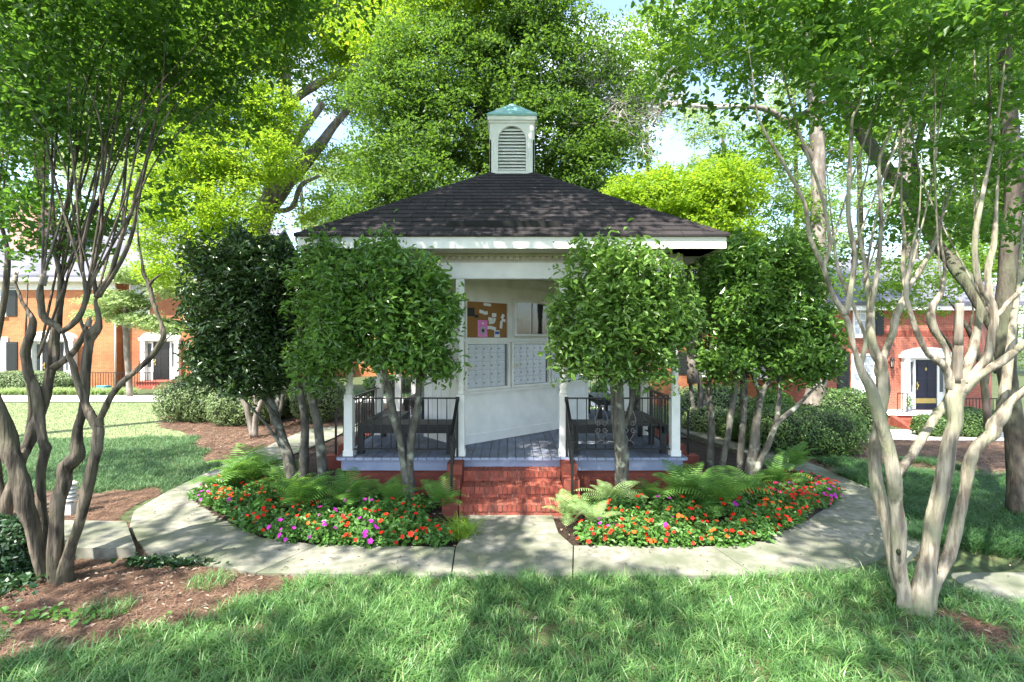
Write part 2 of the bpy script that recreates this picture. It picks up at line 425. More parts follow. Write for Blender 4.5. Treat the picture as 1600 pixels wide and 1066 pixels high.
def grow(mb, nodes, nrad, cents, rng, tip=0.004, k=0.013, sides=4, bow=0.12, seg=4, pen=1.0, maxr=.5):
    nodes = [np.array(nodes)]; nrad = [np.array(nrad)]
    order = np.argsort([np.min(np.linalg.norm(nodes[0] - c, axis=1)) for c in cents])
    NA, RA = nodes[0], nrad[0]
    for i in order:
        c = cents[i]
        dv = c - NA
        dist = np.linalg.norm(dv, axis=1)
        cost = dist + pen * np.maximum(0, -dv[:, 2])
        j = int(np.argmin(cost)); L = dist[j]
        if L < 0.02: continue
        t = np.linspace(0, 1, seg + 1)[:, None]
        pts = NA[j]*(1-t) + c*t + np.array([0, 0, 1.0])*bow*L*np.sin(PI*t)*(-1 if dv[j, 2] > 0 else 1)
        pts[1:-1] += rng.normal(size=(seg-1, 3)) * L * 0.045
        r0 = min(RA[j]*0.75, maxr, tip + k*L)
        rad = np.linspace(r0, tip, seg + 1)
        mb.tube(pts, rad, sides, cap=False)
        NA = np.vstack([NA, pts[1:]]); RA = np.r_[RA, rad[1:]]

def stem_pts(st, bend=None):
    """list of (px, py, d, width_px) -> world points, radii"""
    pts = np.array([P(a, b, d) for a, b, d, w in st]); rad = np.array([w/2*d/F0 for a, b, d, w in st])
    return pts, rad

def make_tree(name, label, cat, stems, blobs, barkm, leafm, leaf=0.09, nc=200, nl=60, crad=.6, group=None, seed=1,
              sides=10, rich=False, droop=.25, aspect=.55, tip=.006, kk=.014, up=.7, knots=0, gz=None, shell=.35, wf=.78,
              branch_frac=1.0, base=None, cuts=None, extra=None, raw_blobs=False, grow_from=0.35, thick=.22, mat_extra=None, wob=.07, crown_cents=None):
    rng = np.random.default_rng(seed)
    mb = MB(); NA = []; RA = []
    for st in stems:
        pts, rad = stem_pts(st) if not raw_blobs else (np.array([s[:3] for s in st], float), np.array([s[3] for s in st], float))
        seg = catmull(np.c_[pts, rad], 6)
        p, r = seg[:, :3], np.maximum(seg[:, 3]*(1 if raw_blobs else wf), .003)
        n = len(p)
        if knots:
            kn = max(3, n//4); sm = np.interp(np.arange(n), np.linspace(0, n-1, kn), rng.normal(size=kn)); sm = np.convolve(np.pad(sm, 2, 'edge'), np.ones(5)/5, 'valid')
            r = r * (1 + knots * (sm*1.1 + rng.normal(size=n)*.12))
            jj = np.stack([np.interp(np.arange(n), np.linspace(0, n-1, kn), rng.normal(size=kn)) for _ in range(3)], 1)
            p = p + jj * r[:, None] * .16
        if not raw_blobs and r[-1] < .035: r = r * np.interp(np.arange(n)/n, [0, .6, 1], [1, 1, .3])
        mb.tube(p, r, sides, wob=wob, rng=rng)
        s0 = int(n * grow_from); NA.append(p[s0:]); RA.append(r[s0:])
    if base is None:
        p0 = mb.V[0][0]; base = (float(p0[0]), float(p0[1]), float(ground_h(p0[0], p0[1])))
    root = thing(name, label, cat, base, group)
    bl = [(b if raw_blobs else (P(b[0], b[1], b[2]),) + tuple(b[3:])) for b in blobs]
    cents = blob_points(bl, nc, rng, shell) if len(bl) else np.zeros((0, 3))
    if crown_cents is not None: cents = np.vstack([cents, crown_cents])
    NA = np.concatenate(NA); RA = np.concatenate(RA)
    if len(cents) and branch_frac > 0:
        sel = cents[rng.permutation(len(cents))[:int(len(cents)*branch_frac)]]
        grow(mb, NA, RA, sel, rng, tip=tip, k=kk, sides=4)
    if extra: extra(mb, rng)
    tr = mb.build('trunk', [barkm] + ([mat_extra] if mat_extra else []), root)
    if len(cents):
        pos, out = spray(cents, crad, nl, rng, droop, thick)
        V, Fc = leaf_geo(pos, leaf, rng, up=up, aspect=aspect, out=out, rich=rich)
        cb = MB(); cb.add(V, Fc); cb.build('crown', leafm, root, smooth=False)
    return root

def shell_hedge(name, label, cat, boxes, leafm, n, size, group=None, seed=3, core=True, rich=False, up=.3):
    """clipped hedge or shrub: rounded boxes (cx,cy,cz,rx,ry,rz,power) covered in leaves, shade-dark solid core inside"""
    rng = np.random.default_rng(seed)
    b0 = boxes[0]
    root = thing(name, label, cat, (b0[0], b0[1], float(ground_h(b0[0], b0[1]))), group)
    cb = MB(); ins = MB()
    tot = sum(b[3]*b[5] + b[3]*b[4] + b[4]*b[5] for b in boxes)
    for b in boxes:
        cx, cy, cz, rx, ry, rz, pw = b
        k = int(n * (b[3]*b[5] + b[3]*b[4] + b[4]*b[5]) / tot)
        d = rng.normal(size=(k, 3)) * np.array([1, 1, 1])
        s = (np.abs(d[:, 0])**pw + np.abs(d[:, 1])**pw + np.abs(d[:, 2])**pw)**(1/pw)
        d = d / s[:, None]
        r = 1 - np.abs(rng.normal(size=k))*0.075
        r *= 1 + .045*np.sin(d[:, 0]*rx*6+cx)*np.cos(d[:, 2]*rz*7+d[:, 1]*ry*5) + .03*np.sin(d[:, 0]*rx*15)*np.sin(d[:, 2]*rz*13)
        pos = np.array([cx, cy, cz]) + d * r[:, None] * np.array([rx, ry, rz])
        out = unit(d / np.array([rx, ry, rz]))
        ok = pos[:, 2] > ground_h(pos[:, 0], pos[:, 1])
        pos, out = pos[ok], out[ok]
        nn = len(pos)
        nv = unit(out + rng.normal(size=(nn, 3))*.6 + np.array([0, 0, up]))
        a = rng.normal(size=(nn, 3)) + np.array([0, 0, .8]); a = unit(a - nv*np.sum(a*nv, 1)[:, None]); bb = np.cross(nv, a)
        L = (size * rng.uniform(.6, 1.35, nn))[:, None]; W = L*.5
        V = np.stack([pos - a*L*.5, pos + bb*W*.5, pos + a*L*.5 + nv*L*.15, pos - bb*W*.5], 1)
        cb.add(V.reshape(-1, 3), np.arange(nn)[:, None]*4 + np.arange(4)[None])
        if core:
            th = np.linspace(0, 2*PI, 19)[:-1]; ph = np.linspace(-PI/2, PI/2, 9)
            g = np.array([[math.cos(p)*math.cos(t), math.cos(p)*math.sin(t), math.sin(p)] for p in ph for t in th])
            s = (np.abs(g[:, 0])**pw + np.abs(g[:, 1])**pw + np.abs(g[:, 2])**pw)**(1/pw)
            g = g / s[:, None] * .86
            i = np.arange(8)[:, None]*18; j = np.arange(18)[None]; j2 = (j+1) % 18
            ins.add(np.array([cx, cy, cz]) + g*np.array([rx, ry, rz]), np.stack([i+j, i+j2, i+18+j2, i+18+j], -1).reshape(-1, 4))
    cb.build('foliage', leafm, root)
    if core: ins.build('dark_core', M['core'], root)
    return root

# ------------------------------------------------------------------ the ground
def inpoly(poly, x, y):
    poly = np.asarray(poly); r = np.zeros(x.shape, bool); n = len(poly)
    for i in range(n):
        x1, y1 = poly[i]; x2, y2 = poly[(i+1) % n]
        c = ((y1 > y) != (y2 > y)) & (x < (x2-x1)*(y-y1)/(y2-y1+1e-12) + x1)
        r ^= c
    return r

POUT = [(-5.6,13.5),(-5.58,9),(-5.50,7.9),(-5.34,7.0),(-4.91,6.36),(-4.12,5.60),(-2.65,5.13),(-.62,5.07),(.62,5.07),(2.5,5.08),(3.5,5.22),(4.25,5.60),(5.35,6.70),(5.80,7.7),(5.88,9.5),(5.8,13.5)]
PIN = [(-4.35,13),(-4.82,9),(-4.92,8.1),(-4.72,7.4),(-3.65,6.48),(-3.05,6.05),(-2.30,5.84),(-.66,5.78),(.72,5.82),(2.35,5.80),(3.0,5.95),(3.65,6.42),(4.75,7.32),(5.12,8.1),(5.25,9.2),(4.6,13)]
STRAW_L = [(-14,2),(-4.4,2.0),(-4.35,3.4),(-3.6,3.8),(-3.0,4.3),(-2.1,4.8),(-1.9,5.2),(-2.9,5.6),(-4.3,6.0),(-5,6.6),(-5.6,7.0),(-5.5,7.9),(-6.4,8.1),(-8,7.9),(-14,8.2)]
STRAW_B = [(-5.3,9.4),(-6.6,10.6),(-7.9,12.4),(-10.4,14.6),(-12.5,18.6),(-4,19.5),(-3,16),(-3.5,13),(-5.4,12)]
STRAW_R = [(5.9,9.0),(7.0,8.9),(9,8.6),(16,8.6),(20,17.5),(5,17.2),(4.5,13.6),(5.9,12.5)]
STRAW_S = [(3.65,4.0),(3.95,3.85),(4.12,4.15),(3.95,4.4),(3.65,4.35)]
DRIVE_L = [(-40,19.9),(-12,19.9),(-6,19.4),(0,18.9),(4,18.2),(4,20.4),(-5,21.6),(-12,22.4),(-40,22.6)]
DRIVE_R = [(5,17.3),(10,17.4),(14,16.2),(22,15.5),(26,18),(16,20.0),(12,20.6),(5,20.2)]
LOW = [(4.17,4.86),(6.3,4.70),(12,4.30),(12,5.15),(6.5,5.42),(4.9,5.95),(4.35,5.58)]
SLAB_L = [(-4.19,5.52),(-4.93,6.33),(-9,6.55),(-9,5.42)]
SUNLIT_L = [(-40,12.2),(-14,12.2),(-10,12.4),(-8.0,12.6),(-7.2,13),(-9.2,15.3),(-11,18.6),(-12,19.7),(-40,19.7)]

def classify(x, y):
    nx = x + .10*np.sin(y*5.1+x*2) + .07*np.sin(x*9.7+y*3); ny = y + .10*np.sin(x*4.3-y) + .06*np.sin(x*11+y*7)
    c = np.zeros(x.shape, int)                       # 0 lawn
    ring = inpoly(POUT + [(2.7,15.7),(-2.7,15.7)], x, y)
    inner = inpoly(PIN + [(2.3,14.9),(-2.3,14.9)], x, y)
    c[inpoly(SUNLIT_L, nx, ny)] = 3
    c[inpoly(STRAW_L, nx, ny) | inpoly(STRAW_B, nx, ny) | inpoly(STRAW_R, nx, ny) | inpoly(STRAW_S, nx, ny)] = 1
    c[ring] = 4
    c[inner] = 2
    c[inpoly(LOW, x, y) | inpoly(SLAB_L, x, y)] = 4
    c[inpoly(DRIVE_L, x, y)] = 5; c[inpoly(DRIVE_R, x, y)] = 5
    return c

def bedz(x, y):                                       # the planting beds are mounded
    x = np.asarray(x, float); y = np.asarray(y, float)
    return .10*np.clip(1 - np.abs(y-6.9)/1.1, 0, 1) * (np.abs(x) > .95) * inpoly(PIN + [(2.3,14.9),(-2.3,14.9)], x, y)

xs = np.r_[np.linspace(-260, -14, 22), np.arange(-13.5, -9, .3), np.arange(-9, 9, .09), np.arange(9, 16, .3), np.linspace(17, 260, 22)]
ys = np.r_[np.linspace(-120, 1.5, 12), np.arange(2, 16, .09), np.arange(16, 24, .25), np.linspace(25, 500, 26)]
X, Y = np.meshgrid(xs, ys); H = ground_h(X, Y)
nxs = len(xs); V = np.stack([X, Y, H - .06], -1).reshape(-1, 3)
i, j = np.meshgrid(np.arange(len(ys)-1), np.arange(nxs-1), indexing='ij')
Fg = np.stack([i*nxs+j, i*nxs+j+1, (i+1)*nxs+j+1, (i+1)*nxs+j], -1).reshape(-1, 4)
g = MB(); g.add(V, Fg, 0, True); tag(g.build('ground', M['soilgrass']), kind='structure')
cx = (X[:-1, :-1] + X[1:, 1:]) / 2; cy = (Y[:-1, :-1] + Y[1:, 1:]) / 2
cls = classify(cx, cy); inn = inpoly([(-5.25,13),(-5.25,7.5),(-3.6,5.9),(-2.5,5.5),(2.8,5.5),(4.0,6.0),(5.45,7.5),(5.5,13),(2.5,15.3),(-2.5,15.3)], cx, cy)
hid = np.where(inn, 2, np.where(((cx < -3.2) & (cy < 8.6)) | ((cx > 5.2) & (cy > 8.2)), 1, 0))
cls = np.where(cls >= 4, hid, cls).ravel()
for k, nm, mt in ((0, 'lawn', 'soilgrass'), (1, 'pine_straw_bed', 'straw'), (2, 'flower_bed_soil', 'soil'), (3, 'sun_tinted_lawn', 'sunlawn')):
    Z = H + (bedz(X, Y) + .012*np.sin(X*9+Y*4)*np.cos(Y*11-X*5) if k in (1, 2) else 0)
    Vk = np.stack([X, Y, Z], -1).reshape(-1, 3); Fk = Fg[cls == k]
    u, inv = np.unique(Fk.ravel(), return_inverse=True)
    g = MB(); g.add(Vk[u], inv.reshape(-1, 4), 0, True); tag(g.build(nm, M[mt]), kind='structure')

# concrete ring path in slabs with joints between them
g = MB()
def slab(poly, z0, z1):
    g.prism(poly, z0, z1)
for a in range(len(POUT)-1):
    o0, o1 = np.array(POUT[a]), np.array(POUT[a+1]); i0, i1 = np.array(PIN[a]), np.array(PIN[a+1])
    if a == 7:
        slab([o0+(.007,0), o1-(.007,0), i1-(.007,0), (.58,6.2), (.55,6.9), (-.60,6.9), (-.58,6.2), i0+(.007,0)], -.15, 0); continue
    parts = 2 if np.linalg.norm(o1-o0) > 2.5 else 1
    for q in range(parts):
        t0, t1 = q/parts, (q+1)/parts; e = (.0065 if a in (0, 1, 4, 6, 8, 11, 14) else .0008)*1.4/np.linalg.norm(o1-o0)
        A = o0+(o1-o0)*(t0+e); B = o0+(o1-o0)*(t1-e); Cc = i0+(i1-i0)*(t1-e); D = i0+(i1-i0)*(t0+e)
        slab([A, B, Cc, D], -.15, .0006*((a*7+q) % 4))
slab([(-5.6,13.51),(-4.35,13.01),(-2.3,14.7),(2.3,14.7),(4.6,13.01),(5.8,13.51),(2.7,15.7),(-2.7,15.7)], -.15, 0)
tag(g.build('path', M['concrete']), kind='structure')
g = MB(); g.prism(LOW, -.35, -.15)
g.prism([(4.16,5.49),(4.34,5.60),(5.0,6.3),(5.82,7.13),(6.0,7.0),(5.0,6.02),(4.3,5.42)], -.34, .006)
tag(g.build('lower_path', M['concrete']), kind='structure')
g = MB(); g.prism(SLAB_L, -.05, .10); g.prism([(-9.02,5.42),(-9.02,6.55),(-16,6.7),(-16,5.5)], -.05, .10)
tag(g.build('raised_path', M['concrete']), kind='structure')
def sheet(poly, name, mat, dz):
    g = MB(); poly = np.array(poly, float)
    x0, y0 = poly.min(0); x1, y1 = poly.max(0)
    xx = np.linspace(x0, x1, 60); yy = np.linspace(y0, y1, 30); XX, YY = np.meshgrid(xx, yy)
    n = len(xx); ii, jj = np.meshgrid(np.arange(29), np.arange(59), indexing='ij')
    ccx = (XX[:-1,:-1]+XX[1:,1:])/2; ccy = (YY[:-1,:-1]+YY[1:,1:])/2
    FF = np.stack([ii*n+jj, ii*n+jj+1, (ii+1)*n+jj+1, (ii+1)*n+jj], -1)[inpoly(poly, ccx, ccy)]
    g.add(np.stack([XX, YY, ground_h(XX, YY)+dz], -1), FF, 0, True)
    tag(g.build(name, M[mat]), kind='structure')
sheet(DRIVE_L, 'driveway', 'drive', .012)
sheet(DRIVE_R, 'side_street', 'drive', .012)

# ------------------------------------------------------------------ grass, straw and litter (stuff)
def blades(name, xy, hgt, wid, rng, mat, lean=.5, z=None, seg=3, clump=None):
    N = len(xy)
    th = rng.uniform(0, 2*PI, N) if clump is None else clump
    ln = hgt * lean * rng.uniform(.4, 1.5, N); h = hgt * rng.uniform(.6, 1.25, N)
    d = np.stack([np.cos(th), np.sin(th)], 1); tw = th + rng.uniform(-.8, .8, N) + PI/2
    w = np.stack([np.cos(tw), np.sin(tw)], 1) * (wid * rng.uniform(.7, 1.4, N))[:, None] / 2
    z0 = ground_h(xy[:, 0], xy[:, 1]) if z is None else z
    V = np.zeros((N, (seg+1)*2, 3))
    for s in range(seg+1):
        t = s/seg
        cxy = xy + d * (ln*t**1.8)[:, None]; cz = z0 + h*(t - .32*t**3*lean)
        ww = w * (1 - t**1.5*.9)
        V[:, s*2, :2] = cxy - ww; V[:, s*2+1, :2] = cxy + ww; V[:, s*2, 2] = cz; V[:, s*2+1, 2] = cz
    k = np.arange(N)[:, None]*(seg+1)*2
    Fb = np.concatenate([k + np.array([[2*s, 2*s+1, 2*s+3, 2*s+2]]) for s in range(seg)])
    g = MB(); g.add(V.reshape(-1, 3), Fb)
    return tag(g.build(name, mat), kind='stuff')

def scatter(n, x0, x1, y0, y1, rng, want, fn=None):
    x = rng.uniform(x0, x1, n); y = rng.uniform(y0, y1, n)
    ok = np.isin(classify(x, y), want)
    if fn is not None: ok &= fn(x, y)
    return np.stack([x[ok], y[ok]], 1)

rng = np.random.default_rng(11)
def clumped(n, x0, x1, y0, y1, want, per, sp, fn=None):
    c = scatter(n, x0, x1, y0, y1, rng, want, fn)
    xy = np.repeat(c, per, 0) + rng.normal(size=(len(c)*per, 2))*sp
    dirn = np.arctan2(xy[:, 1]-np.repeat(c, per, 0)[:, 1], xy[:, 0]-np.repeat(c, per, 0)[:, 0]) + rng.normal(size=len(xy))*.9
    return xy, dirn
# near lawn: long, tufted, leaning blades
nf = lambda x, y: (y < 5.2) & (np.abs(x) < y*1.08+.35)
xy, dr = clumped(4700, -5.8, 5.9, 2.9, 5.12, [0], 15, .03, nf)
ok = classify(xy[:, 0], xy[:, 1]) != 4
hg = .125*(1+.35*np.sin(xy[:, 0]*1.9+1)*np.cos(xy[:, 1]*2.3)) * np.repeat(rng.uniform(.55, 1.35, len(xy)//15), 15)
blades('grass', xy[ok], hg[ok], .0078, rng, M['grass'], .95, clump=dr[ok])
xy = scatter(16000, -4.9, -2.3, 3.0, 5.2, rng, [1], lambda x, y: (np.sin(x*5+1)*np.sin(y*6) > .45) & (x > -4.4+(y-3.6)*1.1-.45))
blades('straggling_grass', xy, np.full(len(xy), .11), .005, rng, M['grass'], .8)
# the shaded lawn left of the path
xy = scatter(95000, -16, -5.4, 7.8, 12.8, rng, [0], lambda x, y: x > -1.1*y-1)
blades('shaded_lawn_grass', xy, .085*(1+.3*np.sin(xy[:, 0]*2)*np.sin(xy[:, 1]*2.6)), .010, rng, M['grass2'], .7, seg=2)
xy = scatter(34000, -24, -7, 12.3, 19.8, rng, [3, 0], lambda x, y: x > -1.1*y-1)
blades('thin_lawn_grass', xy, np.full(len(xy), .04), .012, rng, M['grass2'], .6, seg=2)
# liriope right of the path
xy, dr = clumped(4200, 4.4, 11, 5.0, 9.0, [0], 24, .06, lambda x, y: (x > 4.5+(y-5.3)*.2) & (y > 5.25) & (x < y*1.1+.6))
ok = classify(xy[:, 0], xy[:, 1]) != 4
blades('liriope_edging', xy[ok], np.full(ok.sum(), .19), .009, rng, M['grass3'], .95, clump=dr[ok])
xy, dr = clumped(500, 6.2, 8.6, 8.6, 10.2, [0, 1], 22, .05, lambda x, y: np.sin(x*3+y*2) > -.2)
blades('liriope_tufts', xy, np.full(len(xy), .15), .009, rng, M['grass3'], .95, clump=dr)
# grass behind the gazebo
xy = scatter(70000, -9, 18, 15.5, 40, rng, [0], lambda x, y: np.abs(x) < y*1.05)
blades('distant_lawn_grass', xy, np.full(len(xy), .08), .03, rng, M['grass2'], .6, seg=2)

def needles(name, xy, L, w, rng, mat, zoff=.012):
    N = len(xy); th = rng.uniform(0, PI, N); l = L*rng.uniform(.5, 1.3, N)
    d = np.stack([np.cos(th), np.sin(th)], 1)*l[:, None]/2; nrm = np.stack([-np.sin(th), np.cos(th)], 1)*w/2
    z = ground_h(xy[:, 0], xy[:, 1])+bedz(xy[:, 0], xy[:, 1])
    ok_ = classify(xy[:, 0], xy[:, 1]) == 4
    za = np.maximum(z, np.where(ok_, .0, -9)) + zoff*rng.uniform(.1, 2.2, N); zb = za + rng.normal(size=N)*.010
    V = np.zeros((N, 4, 3))
    V[:, 0, :2] = xy-d-nrm; V[:, 1, :2] = xy-d+nrm; V[:, 2, :2] = xy+d+nrm; V[:, 3, :2] = xy+d-nrm
    V[:, 0, 2] = za; V[:, 1, 2] = za; V[:, 2, 2] = zb; V[:, 3, 2] = zb
    g = MB(); g.add(V.reshape(-1, 3), np.arange(N)[:, None]*4+np.arange(4)[None])
    return tag(g.build(name, mat), kind='stuff')
a = scatter(60000, -6.5, -2.2, 2.9, 8.2, rng, [1], lambda x, y: x > -1.12*y-.4)
b = scatter(26000, -12, -3, 9.6, 18, rng, [1]); c = scatter(26000, 5.8, 18, 8.6, 17.3, rng, [1]); d = scatter(2500, 3.4, 4.4, 3.8, 4.7, rng, [1])
needles('pine_needles', np.vstack([a, d]), .15, .0028, rng, M['needle'])
needles('distant_pine_needles', np.vstack([b, c]), .2, .009, rng, M['needle'], .02)
e = scatter(30000, -5.2, 5.4, 5.7, 8.8, rng, [2])
needles('bed_needles', e[::3], .12, .003, rng, M['soil'])
def litter(name, xy, size, rng, mat, zb=None):
    z = ground_h(xy[:, 0], xy[:, 1])+bedz(xy[:, 0], xy[:, 1]) if zb is None else zb
    c_ = classify(xy[:, 0], xy[:, 1]); z = np.where(c_ == 4, .006, z + .022)
    V, Fl = leaf_geo(np.c_[xy, z], size, rng, up=2.2, aspect=.4, rich=True, fold=.15, sv=.6)
    V[:, 2] = np.maximum(V[:, 2], np.repeat(z, 6)-.002)
    g = MB(); g.add(V, Fl); return tag(g.build(name, mat), kind='stuff')
a = scatter(1500, -6, -2.3, 3, 6.2, rng, [1]); b = scatter(500, 6, 12, 8.6, 15, rng, [1]); c = scatter(1500, -5.5, 5.7, 5.1, 8.8, rng, [4], lambda x, y: rng.uniform(size=len(x)) < .5)
d = scatter(60, 3.4, 4.4, 3.8, 4.7, rng, [1]); h_ = scatter(130, -4, 4.5, 3.2, 5.0, rng, [0]); e = scatter(700, -9, -4, 9.6, 14, rng, [1]); f = scatter(500, -5, 5.2, 5.75, 7, rng, [2])
litter('fallen_leaves', np.vstack([a, b, d, e, f, h_]), .042, rng, M['litter'])
litter('leaf_litter_on_path', c, .028, rng, M['litter'])
# ------------------------------------------------------------------ the gazebo
GC = np.array([0.0, 10.37, 0.0])
gz = thing('gazebo', 'white mail gazebo with hipped dark shingle roof, louvred cupola and red brick steps', 'gazebo', tuple(GC))
def rot(k): return Matrix.Translation(GC) @ Matrix.Rotation(k*PI/2, 4, 'Z')
I4 = Matrix.Translation(GC)
DZ = .60; PH = 2.56
# brick base, painted band, deck
g = MB(I4); g.box((-2.60,-2.60,-.1), (2.60,2.60,.385)); g.build('brick_base', M['redwall'], gz)
g = MB(I4)
for k in range(4):
    g.M = rot(k); g.box((-2.655,-2.655,.386), (2.62,-2.62,.556))
g.build('band_board', M['bluepaint'], gz)
g = MB(I4); rr = random.Random(4); x = -2.70; bi = 0
while x < 2.69:
    w = .138
    g.box((x+.004, -2.70+rr.uniform(-.006, .006), .558+rr.uniform(-.002,.001)), (min(x+w, 2.70)-.004, 2.70+rr.uniform(-.006,.006), DZ+rr.uniform(-.0015,.0015))); x += w
deck = g.build('deck', M['deck'], gz)
g = MB(I4)
for k in range(4):
    g.M = rot(k)
    if k % 2 == 0:
        x = -2.70; 
        while x < 2.69: g.box((x+.004,-2.716-rr.uniform(0,.004),.557), (min(x+.138,2.70)-.004,-2.707,.597)); x += .138
    else: g.box((-2.70,-2.716,.557), (2.70,-2.707,.597))
g.build('deck_edge', M['bluepaint'], gz)
# steps on each side: rowlock treads over stretcher courses, real bricks
for k in range(4):
    g = MB(rot(k)); r_ = random.Random(9+k)
    for t in range(3):
        top = .45-.15*t; y1 = -2.60-.31*t if t else -2.56; y0 = -2.60-.31*(t+1)
        g.box((-.725,y0+.004,-.1), (.725,y1,top-.006), 1)
        n = 22; w = 1.47/n
        for q in range(n):
            xx = -.735+q*w; g.box((xx+.005,y0-.012+r_.uniform(-.004,.004),top-.098), (xx+w-.005,y0+.20,top+r_.uniform(-.004,.003)), 0)
            g.box((xx+.005,y0+.208,top-.09), (xx+w-.005,y1-.002,top-.002+r_.uniform(-.003,.002)), 0)
        off = .1*(t % 2); xx = -.735-off; i_ = 0
        while xx < .735:
            a_, b_ = max(xx, -.735), min(xx+.205, .735)
            if b_-a_ > .03: g.box((a_+.005,y0+r_.uniform(-.003,.003),max(top-.158, -.02)), (b_-.005,y0+.09,top-.105), 0)
            xx += .21
    g.build('brick_steps', [M['redbrick'], M['mortar']], gz)
    for s in (-1, 1):
        g = MB(rot(k))
        g.box((s*.742,-3.02,-.1), (s*.965,-2.61,.57)); g.box((s*.742,-3.30,-.1), (s*.965,-3.022,.42)); g.box((s*.742,-3.55,-.1), (s*.965,-3.302,.22))
        g.build('step_cheek', M['redwall'], gz)
# posts
def post(x, y):
    g = MB(Matrix.Translation(GC + np.array([x, y, 0])))
    h = .066
    g.box((-h,-h,DZ), (h,h,1.56)); g.box((-h-.012,-h-.012,DZ+.001), (h+.012,h+.012,DZ+.09))
    g.lathe([(.0,1.56),(.062,1.56),(.064,1.60),(.05,1.63),(.062,1.66),(.062,1.70),(.048,1.72),(.050,1.76),(.060,1.80),(.056,2.1),(.050,2.85),(.048,2.93),(.062,2.96),(.062,3.00),(.050,3.03),(.064,3.07),(.064,3.10),(0,3.10)], (0,0,0), 18)
    g.box((-h,-h,3.10), (h,h,3.372))
    return g.build('post', M['white'], gz)
pp = set()
for k in range(4):
    for x in (-PH, -.81, .81, PH):
        a = [(x,-PH), (PH,x), (-x,PH), (-PH,-x)][k]
        pp.add((round(a[0],3), round(a[1],3)))
for a in sorted(pp): post(*a)
# beams, ceiling, frieze, dentils, fascia
g = MB(I4)
for k in range(4): g.M = rot(k); g.box((-2.65,-2.65,3.372), (2.49,-2.49,3.62))
g.build('beam', M['white'], gz)
g = MB(I4); g.box((-2.48,-2.48,3.60), (2.48,2.48,3.64)); g.build('ceiling', M['cream'], gz)
g = MB(I4)
for k in range(4):
    g.M = rot(k); g.box((-2.62,-2.62,3.622), (2.58,-2.58,3.757)); g.box((-2.66,-2.66,3.722), (2.60,-2.622,3.757))
g.build('frieze', M['tan'], gz)
g = MB(I4)
for k in range(4):
    g.M = rot(k)
    x = -2.64
    while x < 2.62: g.box((x,-2.662,3.665), (x+.055,-2.624,3.719)); x += .1
    g.box((-2.662,-2.6615,3.7185), (2.624,-2.6235,3.7215))
g.build('dentil_moulding', M['tan'], gz)
g = MB(I4)
for k in range(4): g.M = rot(k); g.box((-3.10,-3.10,3.759), (3.04,-2.4,3.779))
g.build('soffit', M['cream'], gz)
g = MB(I4)
for k in range(4): g.M = rot(k); g.box((-3.13,-3.13,3.752), (3.101,-3.102,3.925))
g.build('fascia', M['white'], gz)
# roof: boarded hip with real shingle courses
E, CU, ZE, SL = 3.17, .43, 3.925, .668
g = MB(I4)
for k in range(4):
    g.M = rot(k); zt = ZE+(E-CU)*SL
    g.add([(-E,-E,ZE-.002),(E,-E,ZE-.002),(CU,-CU,zt-.002),(-CU,-CU,zt-.002)], [(0,1,2,3)])
    g.add([(-E,-E,ZE-.002),(E,-E,ZE-.002),(0,0,ZE-.002)], np.array([[2,1,0]]))
rng = np.random.default_rng(5)
nco = 18; run = (E-CU)/nco
for k in range(4):
    g.M = rot(k)
    for c_ in range(nco):
        ya = E-c_*run; yb = max(ya-run*1.12, CU-.02); za = ZE+(E-ya)*SL; zb = ZE+(E-yb)*SL
        x = -ya-rng.uniform(0, .28)
        while x < ya:
            w = .31; x0, x1 = max(x+.004, -ya), min(x+w-.004, ya)
            if x1-x0 > .02:
                t = .024+rng.uniform(0, .008); xa0, xa1 = np.clip([x0, x1], -yb, yb)
                if xa1 > xa0+.003 or True:
                    V = [(x0,-ya,za),(x1,-ya,za),(xa1,-yb,zb),(xa0,-yb,zb),(x0,-ya,za+t),(x1,-ya,za+t),(xa1,-yb,zb+.004),(xa0,-yb,zb+.004)]
                    g.add(V, [(4,5,6,7),(0,1,5,4),(1,2,6,5),(3,0,4,7)])
            x += w
roof = g.build('roof', M['shingle'], gz)
g = MB(I4)
for k in range(4):                                     # hip caps
    g.M = rot(k); n = 26
    for q in range(n):
        a = E-(E-CU)*q/n; b = E-(E-CU)*(q+1.15)/n
        za, zb = ZE+(E-a)*SL, ZE+(E-b)*SL
        w = .10
        V = [(-a,-a,za+.045),(-b,-b,zb+.032),(-a+w*1.2,-a,za+.022),(-b+w*1.2,-b,zb+.012),(-a,-a+w*1.2,za+.022),(-b,-b+w*1.2,zb+.012),(-a-.002,-a-.002,za+.02)]
        g.add(V, [(0,2,3,1),(1,5,4,0)]); g.add([V[0],V[2],V[6],V[4]], [(0,1,2),(0,2,3)])
g.build('hip_cap', M['shingle'], roof)
g = MB(I4)
ya = E-.31; za = ZE+(E-ya)*SL
g.add([(-1.0,-ya-.02,za+.085),(.75,-ya-.02,za+.085),(.75,-ya+.06,za+.10),(-1.0,-ya+.06,za+.10),(-1.0,-ya-.02,za),(.75,-ya-.02,za),(.75,-ya+.06,za+.04),(-1.0,-ya+.06,za+.04)],
      [(0,1,2,3),(4,5,1,0),(5,6,2,1),(7,4,0,3)])
g.build('snow_guard', plain('flat_black', (.008,.008,.008), .8), roof)
